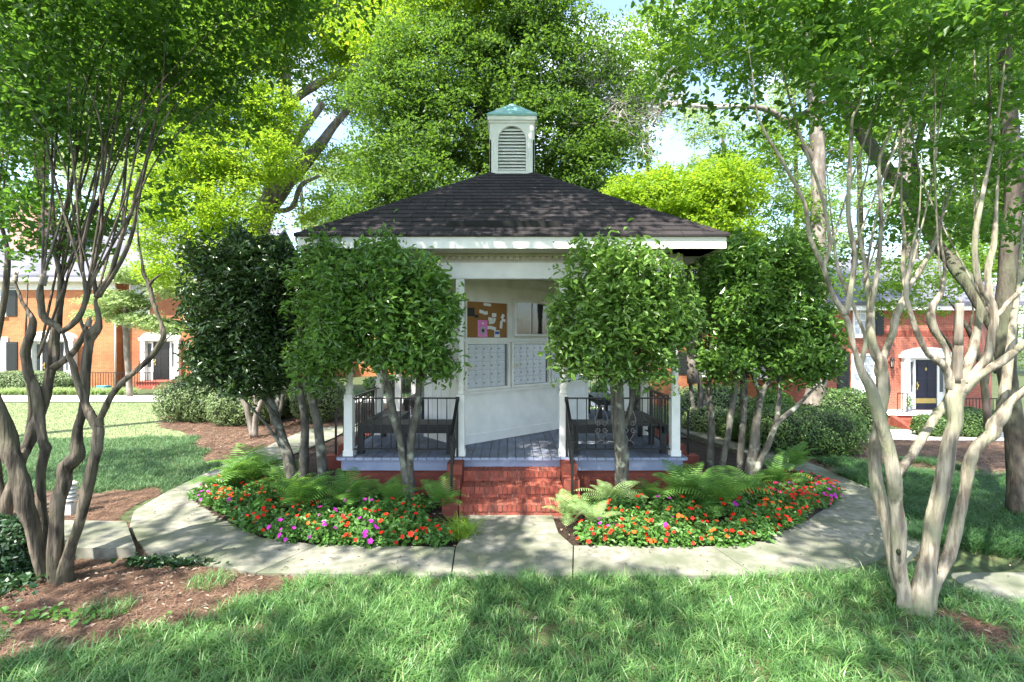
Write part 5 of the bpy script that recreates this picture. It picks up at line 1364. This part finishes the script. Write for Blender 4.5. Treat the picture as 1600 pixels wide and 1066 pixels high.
L1 = [
 [(72,918,5.07,40),(66,895,5.05,34),(56,861,5.0,29),(46,815,4.97,28),(36,770,4.95,28),(24,730,4.93,28),(14,695,4.92,27),(4,655,4.9,25),(-12,600,4.9,22),(-30,520,4.9,16),(-20,400,4.9,11),(0,280,4.9,8),(14,150,4.9,6)],
 [(86,920,5.1,34),(78,880,5.12,26),(68,810,5.15,22),(63,760,5.16,20),(70,705,5.18,21),(68,690,5.18,21),(62,650,5.19,20),(55,612,5.2,19),(43,580,5.2,17),(40,552,5.2,17),(48,520,5.2,17),(52,500,5.2,16),(44,485,5.2,14),(34,470,5.2,12),(26,450,5.2,11),(24,434,5.2,10)],
 [(22,742,4.95,22),(36,706,5.1,22),(52,676,5.2,22),(66,640,5.25,22),(76,600,5.28,21),(83,560,5.3,20),(86,520,5.3,19),(92,480,5.3,15),(95,440,5.3,12),(88,400,5.3,10),(80,350,5.3,8),(60,290,5.3,6),(50,180,5.3,5)],
 [(82,575,5.28,16),(98,565,5.26,14),(113,552,5.24,14),(124,535,5.22,13),(133,515,5.2,12),(138,502,5.2,11)],
 [(133,518,5.2,8),(126,495,5.2,7),(137,465,5.2,6),(148,420,5.2,5),(170,330,5.2,4)],
 [(90,920,5.05,40),(88,880,5.0,28),(90,830,4.98,25),(94,780,4.95,24),(102,738,4.93,25),(118,712,4.92,23),(121,690,4.92,21),(124,666,4.92,20),(130,640,4.92,20),(135,600,4.92,20),(136,560,4.92,21),(140,530,4.92,24),(152,512,4.92,26),(155,496,4.92,22),(151,474,4.92,18),(152,460,4.92,15)],
 [(151,464,4.92,11),(166,440,4.9,10),(178,412,4.88,9),(190,372,4.85,8),(206,330,4.8,8),(215,290,4.8,7),(235,240,4.75,6),(262,180,4.7,5),(300,140,4.7,4)],
 [(154,464,4.92,11),(180,425,4.9,9),(205,370,4.88,8),(220,290,4.86,7),(238,210,4.84,6),(255,120,4.8,5),(258,0,4.8,4)],
 [(150,462,4.92,9),(146,430,4.95,8),(151,390,5.0,8),(160,350,5.0,7),(158,300,5.0,7),(168,220,5.0,6),(172,120,5.0,5),(180,20,5.0,4)],
 [(98,918,5.0,36),(103,878,4.95,24),(112,850,4.92,22),(124,816,4.9,22),(138,760,4.86,22),(149,720,4.84,22),(153,695,4.83,22),(152,672,4.82,24),(147,657,4.82,22),(134,636,4.80,18),(124,605,4.79,17),(114,575,4.78,17),(107,550,4.78,17),(100,525,4.77,17),(94,512,4.77,16)],
 [(97,520,4.77,15),(86,510,4.76,15),(74,500,4.75,15),(66,484,4.74,16),(64,460,4.73,17),(66,436,4.72,14)],
 [(96,518,4.77,14),(110,510,4.78,13),(122,498,4.79,12),(130,478,4.8,12),(136,455,4.8,11),(130,430,4.8,8),(128,400,4.82,8),(140,340,4.85,7),(160,250,4.9,6),(190,130,4.9,5),(200,20,4.9,3)],
 [(152,665,4.82,18),(160,648,4.80,15),(172,622,4.78,13),(190,598,4.76,13),(212,580,4.75,13),(232,562,4.74,13),(246,545,4.73,13),(255,528,4.72,13),(253,512,4.72,12),(245,490,4.72,9),(239,470,4.72,9),(232,444,4.72,9),(224,425,4.72,10),(220,400,4.72,6),(215,360,4.72,5),(217,310,4.72,5),(230,250,4.7,4),(262,180,4.7,3)],
 [(232,446,4.72,6),(244,434,4.7,5),(258,426,4.7,3)],
 [(232,562,4.74,5),(222,572,4.7,4),(213,582,4.7,3),(226,548,4.68,2)],
 [(248,543,4.73,4),(262,528,4.7,3),(272,518,4.7,2)],
]
L1 += thin(6, [(95,440,5.3),(88,400,5.3),(66,440,4.72),(136,455,4.8),(152,462,4.92),(160,350,5.0),(60,560,5.2),(86,520,5.3),(190,372,4.85),(130,430,4.8)], ((-60,420),(-100,120)), 24, 4.1, 6.0, 5)
crown_l = [(40,60,4.8,.7,.6,.4),(150,110,4.9,.7,.6,.42),(260,60,5.0,.7,.6,.40),(120,20,4.6,.8,.6,.35),(60,170,5.0,.5,.5,.3),(200,190,5.1,.6,.5,.28),(300,130,5.2,.55,.5,.3),(380,60,5.3,.6,.6,.4),(470,20,5.3,.5,.5,.3),(340,200,5.4,.35,.4,.2),
           (130,200,5.3,.6,.5,.3),(30,350,5.2,.45,.4,.3),(140,330,5.4,.35,.4,.25),(90,370,5.6,.35,.35,.2),(60,300,5.6,.4,.4,.2),(0,200,4.9,.5,.5,.4),(20,-100,4.8,1.3,1.2,.6),(250,-150,4.8,1.5,1.3,.7),(120,-160,3.8,1.3,1.1,.6),(430,-120,4.8,1.2,1.2,.5),(240,300,5.1,.2,.2,.12)]
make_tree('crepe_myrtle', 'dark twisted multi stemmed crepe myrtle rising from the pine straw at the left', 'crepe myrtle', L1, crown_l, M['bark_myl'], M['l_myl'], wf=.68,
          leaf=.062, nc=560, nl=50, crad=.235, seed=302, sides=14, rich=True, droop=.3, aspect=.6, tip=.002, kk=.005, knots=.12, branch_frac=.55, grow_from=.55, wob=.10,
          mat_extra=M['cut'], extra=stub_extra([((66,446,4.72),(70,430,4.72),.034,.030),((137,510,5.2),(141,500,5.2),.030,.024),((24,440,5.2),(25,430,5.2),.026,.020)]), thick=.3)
L2 = [[(8,808,6.8,26),(14,770,6.8,20),(26,735,6.8,17),(34,712,6.8,15),(42,690,6.8,12),(48,640,6.8,10),(40,560,6.8,8),(44,430,6.8,6)],
      [(2,808,6.8,22),(-4,740,6.8,18),(-14,660,6.8,16),(-10,560,6.8,12),(6,470,6.8,11),(12,400,6.8,10),(2,330,6.8,8),(20,200,6.8,6)],
      [(6,812,6.8,20),(-20,700,6.9,14),(-50,560,6.9,10),(-40,300,6.9,7)]]
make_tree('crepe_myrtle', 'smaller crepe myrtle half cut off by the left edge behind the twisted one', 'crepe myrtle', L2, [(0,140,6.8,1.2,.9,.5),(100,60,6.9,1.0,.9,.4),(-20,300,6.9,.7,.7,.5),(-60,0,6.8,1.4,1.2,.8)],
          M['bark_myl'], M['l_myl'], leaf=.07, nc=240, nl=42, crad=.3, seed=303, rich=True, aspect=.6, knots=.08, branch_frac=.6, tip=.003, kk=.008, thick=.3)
# oak at the right edge with its long leaning limb
make_tree('oak_tree', 'dark mossy oak at the right edge with one limb leaning far to the left', 'oak tree',
          [[(1592,822,6.8,44),(1590,780,6.8,36),(1586,700,6.8,33),(1580,620,6.8,32),(1574,560,6.8,32),(1568,520,6.85,34),(1572,470,6.9,30),(1578,400,7.0,28),(1584,300,7.1,26),(1580,180,7.2,24),(1572,60,7.3,20),(1560,-120,7.5,14)],
           [(1570,540,6.85,26),(1545,490,7.2,24),(1520,450,7.6,25),(1494,418,8.0,26),(1462,380,8.4,26),(1436,335,8.8,26),(1410,290,9.1,26),(1380,255,9.4,24),(1345,205,9.8,22),(1312,150,10.1,19),(1285,105,10.4,16),(1255,40,10.8,12),(1240,-60,11,8)],
           [(1574,480,6.9,16),(1596,430,6.8,14),(1630,380,6.8,12)],
           [(1312,150,10.1,12),(1270,170,10.2,10),(1230,190,10.4,7)],
           [(1436,335,8.8,14),(1430,290,8.8,13),(1432,230,8.8,11),(1470,120,9,8)]],
          [(1560,60,7.6,1.6,1.4,.8),(1480,180,8.4,1.4,1.2,.5),(1580,300,7.8,1.0,1.0,.6),(1400,60,9.4,1.7,1.4,.6),(1280,60,10.4,1.4,1.2,.5),(1480,300,8.0,.7,.8,.4),(1400,-160,8.5,3.2,2.4,1.0),(1600,-150,7,2.5,2.4,1.0),(1330,380,11,.9,.8,.5)],
          M['bark_oak'], M['l_deep'], leaf=.09, nc=460, nl=52, crad=.42, seed=304, sides=12, knots=.1, branch_frac=.6, grow_from=.3, tip=.004, kk=.010, aspect=.6)
make_tree('small_myrtle', 'slim dark branched small tree in front of the red brick wall', 'small tree',
          [[(1545,668,13,14),(1540,620,13,12),(1532,570,13,10),(1515,520,13,8),(1490,480,13,6),(1460,450,13,4)],[(1540,600,13,8),(1552,540,13,7),(1560,480,13,5)],[(1530,560,13,6),(1500,560,13,5),(1470,520,13,4),(1440,500,13,2.5)],[(1515,520,13,5),(1520,470,13,4),(1500,430,13,3)],[(1490,560,13,4),(1478,590,13,3),(1470,560,13,2)]],
          [(1440,450,13,1.3,1.1,.35),(1520,420,13.2,1.4,1.1,.45),(1560,380,13,1.2,1,.5),(1400,480,13.4,.8,.8,.3),(1395,420,13.6,1.1,.9,.35),(1320,450,13.8,.8,.8,.4)], M['bark_oak'], M['l_mid'], leaf=.10, nc=170, nl=40, crad=.42, seed=305, knots=.08, thick=.12, droop=.15, aspect=.5)

# ------------------------------------------------------------------ the trees behind
BT = 'tall trees behind the gazebo'
def bt(name, label, cat, stems, blobs, bark, leaf, size, nc, nl, crad, seed, **kw):
    kw.setdefault('knots', .08); kw.setdefault('thick', .16); kw.setdefault('droop', .22); kw.setdefault('branch_frac', .5)
    return make_tree(name, label, cat, stems, blobs, M[bark], M[leaf], leaf=size, nc=nc, nl=nl, crad=crad, seed=seed, group=BT, **kw)
# dense tree right behind the gazebo
bt('beech_tree', 'dense dark green tree of many upright stems directly behind the cupola', 'tree',
   [[(800,640,16.5,34),(798,520,16.5,30),(790,380,16.5,26),(782,300,16.5,22),(760,220,16.5,14),(735,120,16.5,9),(720,20,16.5,5)],
    [(795,420,16.5,18),(770,320,16.4,14),(745,250,16.4,12),(710,180,16.4,8),(680,100,16.4,5)],
    [(792,400,16.5,18),(796,300,16.6,16),(800,180,16.6,12),(808,80,16.6,8),(815,-20,16.6,5)],
    [(795,400,16.5,16),(840,300,16.5,12),(872,220,16.5,9),(900,120,16.5,6)],
    [(790,420,16.4,14),(720,320,16.3,11),(660,250,16.2,8),(610,190,16.2,5)],
    [(785,330,16.5,12),(774,240,16.5,10),(765,150,16.5,8),(752,60,16.5,5)],
    [(785,350,16.5,12),(758,290,16.5,9),(728,200,16.5,7),(700,140,16.5,4)],
    [(800,440,16.5,14),(870,350,16.6,11),(930,280,16.6,7)]],
   [(640,260,15.6,2.0,1.8,1.5),(740,200,16.2,2.2,1.8,1.7),(850,220,16.2,2.2,1.8,1.7),(930,250,16,1.5,1.6,1.4),(700,110,16.4,2.4,2,1.6),(850,90,16.4,2.4,2,1.7),(600,330,15.4,1.3,1.4,.8),(910,320,15.6,1.4,1.4,.9),(700,310,14.9,1.8,1.0,.8),(760,10,16.6,2.8,2.2,1.5),(620,160,16,1.5,1.5,1.2),(960,150,16.5,1.2,1.4,1.4),(780,-120,16.6,3.2,2.6,1.6)],
   'bark_oak', 'l_deep', 0.125, 1649, 94, 0.59, 401, sides=9, grow_from=.2, tip=.008, kk=.010)
bt('maple_tree', 'bright light green layered tree to the right of the gazebo roof', 'maple tree',
   [[(1080,600,13.5,22),(1078,480,13.5,18),(1070,400,13.5,15),(1050,330,13.5,11),(1020,280,13.5,7)],[(1075,430,13.5,12),(1110,350,13.5,9),(1140,290,13.5,6)]],
   [(1060,320,13.0,1.6,1.3,.75),(1120,300,13.2,1.2,1.3,.8),(1010,300,13.2,1.0,1.1,.55),(1100,370,12.8,1.3,1.2,.55),(1010,350,13,.8,1,.4)], 'bark_pale', 'l_yel', 0.097, 638, 75, 0.38, 402, grow_from=.4)
bt('oak_tree', 'tall tree with bleached dead twigs reaching left above the gazebo roof', 'oak tree',
   [[(1275,648,17.5,44),(1275,622,17.5,35),(1276,560,17.5,32),(1278,440,17.6,31),(1279,330,17.8,29),(1274,230,18,28),(1268,120,18,24),(1262,0,18,18),(1260,-150,18,12)],
    [(1276,260,18,14),(1240,205,17.8,12),(1200,172,17.5,10),(1130,166,17,9),(1060,165,16.5,7),(1000,160,16.2,5)]],
   [(1200,60,18.5,2.6,2.2,1.5),(1100,40,18.5,2.2,2,1.4),(1330,60,18.5,2.2,2,1.6),(1180,240,18.8,1.6,1.6,1.0),(1320,220,18.8,1.3,1.5,1.2),(1020,80,18.5,1.8,1.8,1.1),(1250,330,18.8,1.5,1.4,.8),(1150,-120,18,4,3,1.8)],
   'bark_pale', 'l_mid', 0.125, 877, 70, 0.57, 403, sides=11, tip=.008, grow_from=.45,
   extra=None)
# the dead limb
rngd = np.random.default_rng(9)
dl = thing('dead_branch', 'bleached bare dead branch full of twigs in the air right of the cupola', 'dead branch', tuple(P(1130,166,16.4)))
g = MB()
def twig(p, dr, L, r, lev):
    n = 5; pts = [p]; d_ = dr
    for q in range(n):
        d_ = unit(d_ + rngd.normal(size=3)*.22 + np.array([0,0,-.03])); pts.append(pts[-1]+d_*L/n)
    g.tube(np.array(pts), np.linspace(r, r*.45, n+1), 4, cap=False)
    if lev > 0:
        for q in range(1, n+1):
            for _ in range(2 if lev > 1 else 1): twig(pts[q], unit(d_+rngd.normal(size=3)*.65), L*rngd.uniform(.42,.62), r*.5, lev-1)
lp = np.array([P(1165,166,17.0), P(1110,168,16.4), P(1060,163,16.0), P(1030,172,15.8)]); g.tube(catmull(lp, 4), np.linspace(.08,.05,13), 7)
twig(P(1050,165,16.0), unit(np.array([-1,-.2,-.15])), 2.6, .045, 3); twig(P(1080,167,16.2), unit(np.array([-.9,-.2,.25])), 2.4, .04, 3); twig(P(1040,170,15.9), unit(np.array([-.7,-.1,-.7])), 1.9, .03, 2); twig(P(1000,110,16), unit(np.array([-1,0,-.1])), 1.6, .03, 3)
g.tube([P(1060,163,16.0), P(1030,130,16.0), P(1000,110,16)], .03, 5)
g.build('twigs', M['bark_dead'], dl)
bt('oak_tree', 'pale straight trunked tree between the right myrtle stems', 'oak tree',
   [[(1430,600,34,30),(1428,500,34,27),(1422,400,34,24),(1416,300,34,22),(1412,200,34,20),(1404,80,34,16),(1400,-60,34,12)],[(1414,240,34,10),(1440,180,34,8),(1480,130,34,5)],[(1412,200,34,10),(1390,140,34,8),(1376,60,34,6)]],
   [(1400,40,34,4.3,3.4,2.9),(1480,140,34,3.4,3,2.1),(1360,200,34,2.1,2.2,1.8),(1500,20,34,3.9,3,2.5),(1430,330,34,2.5,2.4,1.2),(1440,-100,34,5,4,2.8)], 'bark_pale', 'l_mid', 0.183, 520, 72, 0.94, 404, tip=.008)
bt('oak_tree', 'tall tree with spreading crown at the far right behind the oak', 'oak tree',
   [[(1640,660,15,36),(1630,500,15,30),(1620,350,15,26),(1610,150,15,20),(1600,-50,15,12)]],
   [(1600,250,15,1.7,1.6,1.2),(1560,120,15.2,1.9,1.6,1.2),(1520,330,15.5,1.1,1.3,.8),(1640,380,15,1.4,1.4,1.1),(1600,0,15,2.4,2,1.4)], 'bark_pale', 'l_deep', 0.116, 611, 72, 0.51, 405, tip=.008)
# left group
bt('maple_tree', 'glowing yellow green tree with a dark broken trunk left of the gazebo', 'maple tree',
   [[(330,640,20,40),(328,520,20,36),(326,400,20,32),(322,330,20,30),(318,290,20,34),(300,262,20,26),(285,255,20,16)],
    [(322,300,20,16),(345,220,20,12),(360,130,20,8),(370,20,20,5)],[(326,370,20,14),(355,320,19.8,12),(385,290,19.6,8),(420,270,19.5,5)],[(300,265,20,12),(270,180,20,9),(240,90,20,6)],[(328,420,20,10),(290,360,19.7,8),(262,320,19.5,5)]],
   [(340,330,19,2.1,1.6,1.2),(290,240,19.4,2.0,1.7,1.4),(400,250,19.4,1.7,1.5,1.1),(270,400,19,1.4,1.2,1.0),(360,400,18.8,1.5,1.2,.8),(330,150,19.8,2.6,2,1.6),(240,320,19,1.1,1.2,1.0),(250,120,20,2.4,2,1.6),(430,180,19.8,1.4,1.5,1.0),(330,20,20,3.4,2.6,1.8)],
   'bark_oak', 'l_yel', 0.120, 1489, 78, 0.54, 406, tip=.007, sides=11)
bt('oak_tree', 'big leaning mossy oak with forked limbs behind the left evergreens', 'oak tree',
   [[(375,620,23,52),(385,480,23,48),(400,380,23,44),(418,330,23,38),(440,295,23,34),(468,265,23,28),(490,240,23,24),(515,205,23,18),(560,150,23,12),(600,60,23,8)],
    [(392,430,23,34),(412,340,22.8,28),(432,262,22.6,26),(444,190,22.4,24),(446,120,22.2,21),(440,60,22,18),(448,-20,22,14)],
    [(444,180,22.4,18),(470,148,22.4,16),(505,125,22.5,13),(560,105,22.5,9),(610,60,22.5,6)],
    [(450,235,22.5,15),(480,195,22.4,14),(505,160,22.4,11)],
    [(420,330,22.9,12),(455,325,22.6,10),(470,290,22.5,8),(500,275,22.5,5)]],
   [(480,60,23,2.8,2.4,1.8),(580,40,23,2.8,2.4,1.8),(400,60,22.5,2.4,2.2,1.8),(560,150,23.4,1.9,1.8,1.1),(510,330,23.6,1.6,1.5,.9),(540,260,24,1.5,1.5,.9),(430,-60,22,3.6,3,1.8),(660,20,23,2.6,2.2,1.6),(600,50,17,1.7,1.3,.8),(710,30,17,1.9,1.3,.8),(830,20,17,1.8,1.3,.7),(650,110,17,1.0,.9,.4),(440,220,24.5,1.5,1.5,1.0)],
   'bark_pale', 'l_yel', 0.140, 1223, 72, 0.69, 407, tip=.010, sides=12, knots=.1)
bt('dogwood_tree', 'small dogwood with pale layered leaves in front of the orange brick wall', 'dogwood',
   [[(204,640,22,14),(202,590,22,13),(199,540,22,12),(196,500,22,10),(194,460,22,7)],[(197,520,22,7),(215,495,22,6),(235,480,22,4)],[(197,515,22,6),(180,500,22,5),(165,505,22,3)],[(196,480,22,5),(225,455,22,4)]],
   [(195,470,22,1.3,1.2,.35),(225,500,22,1.1,1.1,.22),(168,490,22,1.0,1,.2),(260,510,22,.9,1,.22),(215,430,22,1.3,1.2,.35),(270,450,22,.9,1.0,.45)], 'bark_pale', 'l_pale', 0.106, 399, 72, 0.38, 408, thick=.06, droop=.08)
bt('oak_tree', 'tall tree far left behind the orange townhouse chimney', 'oak tree',
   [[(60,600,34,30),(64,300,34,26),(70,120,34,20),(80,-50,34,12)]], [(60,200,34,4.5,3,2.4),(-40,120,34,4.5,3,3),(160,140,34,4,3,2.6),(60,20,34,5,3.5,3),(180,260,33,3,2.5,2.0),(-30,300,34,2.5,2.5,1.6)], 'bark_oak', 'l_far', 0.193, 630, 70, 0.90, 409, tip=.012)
bt('maple_tree', 'green tree filling the top left corner behind the twisted myrtle', 'maple tree',
   [[(-60,700,12,40),(-50,400,12,32),(-20,200,12,24),(20,60,12,16),(60,-60,12,10)],[(-20,200,12,14),(80,120,12,10),(180,60,12,7)]],
   [(40,120,12,1.8,1.5,.8),(140,60,12.2,1.7,1.5,.7),(-40,60,12,1.6,1.5,.9),(240,30,12.5,1.6,1.4,.6),(60,-80,12,3,2.4,1.0),(220,180,13,.9,1,.4),(20,230,12.4,.9,1,.4)], 'bark_oak', 'l_mid', 0.102, 638, 75, 0.41, 410)
# far wall of trees, each one its own
rt = random.Random(31)
FAR = [(-150,52),(-20,58),(120,50),(235,56),(345,48),(470,54),(575,46),(690,58),(800,50),(905,56),(1010,47),(1130,54),(1240,46),(1340,52),(1455,48),(1560,55),(1680,50)]
where = ['beyond the left edge','behind the left chimney','behind the left roof ridge','beyond the dogwood','behind the broken trunk','behind the leaning oak','in the sky gap left of the roof','left of the cupola','directly behind the cupola','right of the cupola','behind the dead twigs','behind the bright maple','behind the dead limbed oak','between the right myrtle stems','above the navy door','above the right brick wing','beyond the right edge']
for i, (px, d_) in enumerate(FAR):
    top = rt.choice([150, 200, 90, 170, 230]); x = px
    if 380 < px < 640: top = 230
    if px >= 1000: top = rt.choice([60, 110, 150])
    bl = [(x+rt.uniform(-50,50), y_, d_, rt.uniform(3.2,4.8), 2.5, rt.uniform(2.2,3.4)) for y_ in np.arange(top+40, 560, 75)]
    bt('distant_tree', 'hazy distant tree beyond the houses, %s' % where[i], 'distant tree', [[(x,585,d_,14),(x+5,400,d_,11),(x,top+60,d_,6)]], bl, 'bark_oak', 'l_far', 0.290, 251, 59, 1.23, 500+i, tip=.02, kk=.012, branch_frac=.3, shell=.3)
# unseen oak added above the camera; its crown is there to shade lawn and roof
ro = random.Random(3)
bl = []
for q in range(34):
    bl.append(((ro.uniform(-12, 7), ro.uniform(-7.5, 7.2), ro.uniform(8.6, 11.2)), ro.uniform(1.2, 2.0), ro.uniform(1.1, 1.8), ro.uniform(.35, .6)))
for q in range(16):
    bl.append(((ro.uniform(-5.6, 1.8), ro.uniform(4.2, 8.2), ro.uniform(9.4, 11)), ro.uniform(1.2, 1.9), ro.uniform(1.1, 1.7), ro.uniform(.35, .6)))  # further clumps placed sunward so more shade falls on the roof
make_tree('unseen_shade_oak', 'unseen oak crown added over the front lawn to cast dappled shade', 'oak tree',
          [[(-3.5,-5,-.1,.36),(-3.4,-5,3,.27),(-3.0,-4.6,6,.2),(-2.2,-3.5,8.5,.09),(-1,-1.5,9.6,.05),(0,1,10.2,.03)],[(-3.0,-4.6,6,.13),(-5,-3,8.3,.08),(-7.5,-1,9.5,.05),(-9,2,10,.05)],[(-2.6,-4,7,.11),(1,-3.5,8.8,.07),(4.5,-1.5,9.6,.04),(6.5,1.5,10,.05)],[(-4,-3.9,7.3,.09),(-4,0,9.2,.06),(-3.6,3.5,10,.06)]],
          bl, M['bark_oak'], M['l_mid'], leaf=.19, nc=760, nl=60, crad=.66, seed=600, raw_blobs=True, thick=.14, sides=10, tip=.01, branch_frac=.5)
# odd twigs and stones on the path
rng = np.random.default_rng(71)
g = MB()
for q in range(22):
    x, y = rng.uniform(-4, 4), rng.uniform(5.2, 5.7); a = rng.uniform(0, PI); l = rng.uniform(.03, .09)
    g.tube([(x,y,.006),(x+l*math.cos(a)*.5,y+l*math.sin(a)*.5,.010),(x+l*math.cos(a+.3),y+l*math.sin(a+.3),.006)], .0025, 4)
tag(g.build('twig_litter', M['bark_oak']), kind='stuff')
for o in [o for o in bpy.data.meshes if o.users == 0]: bpy.data.meshes.remove(o)
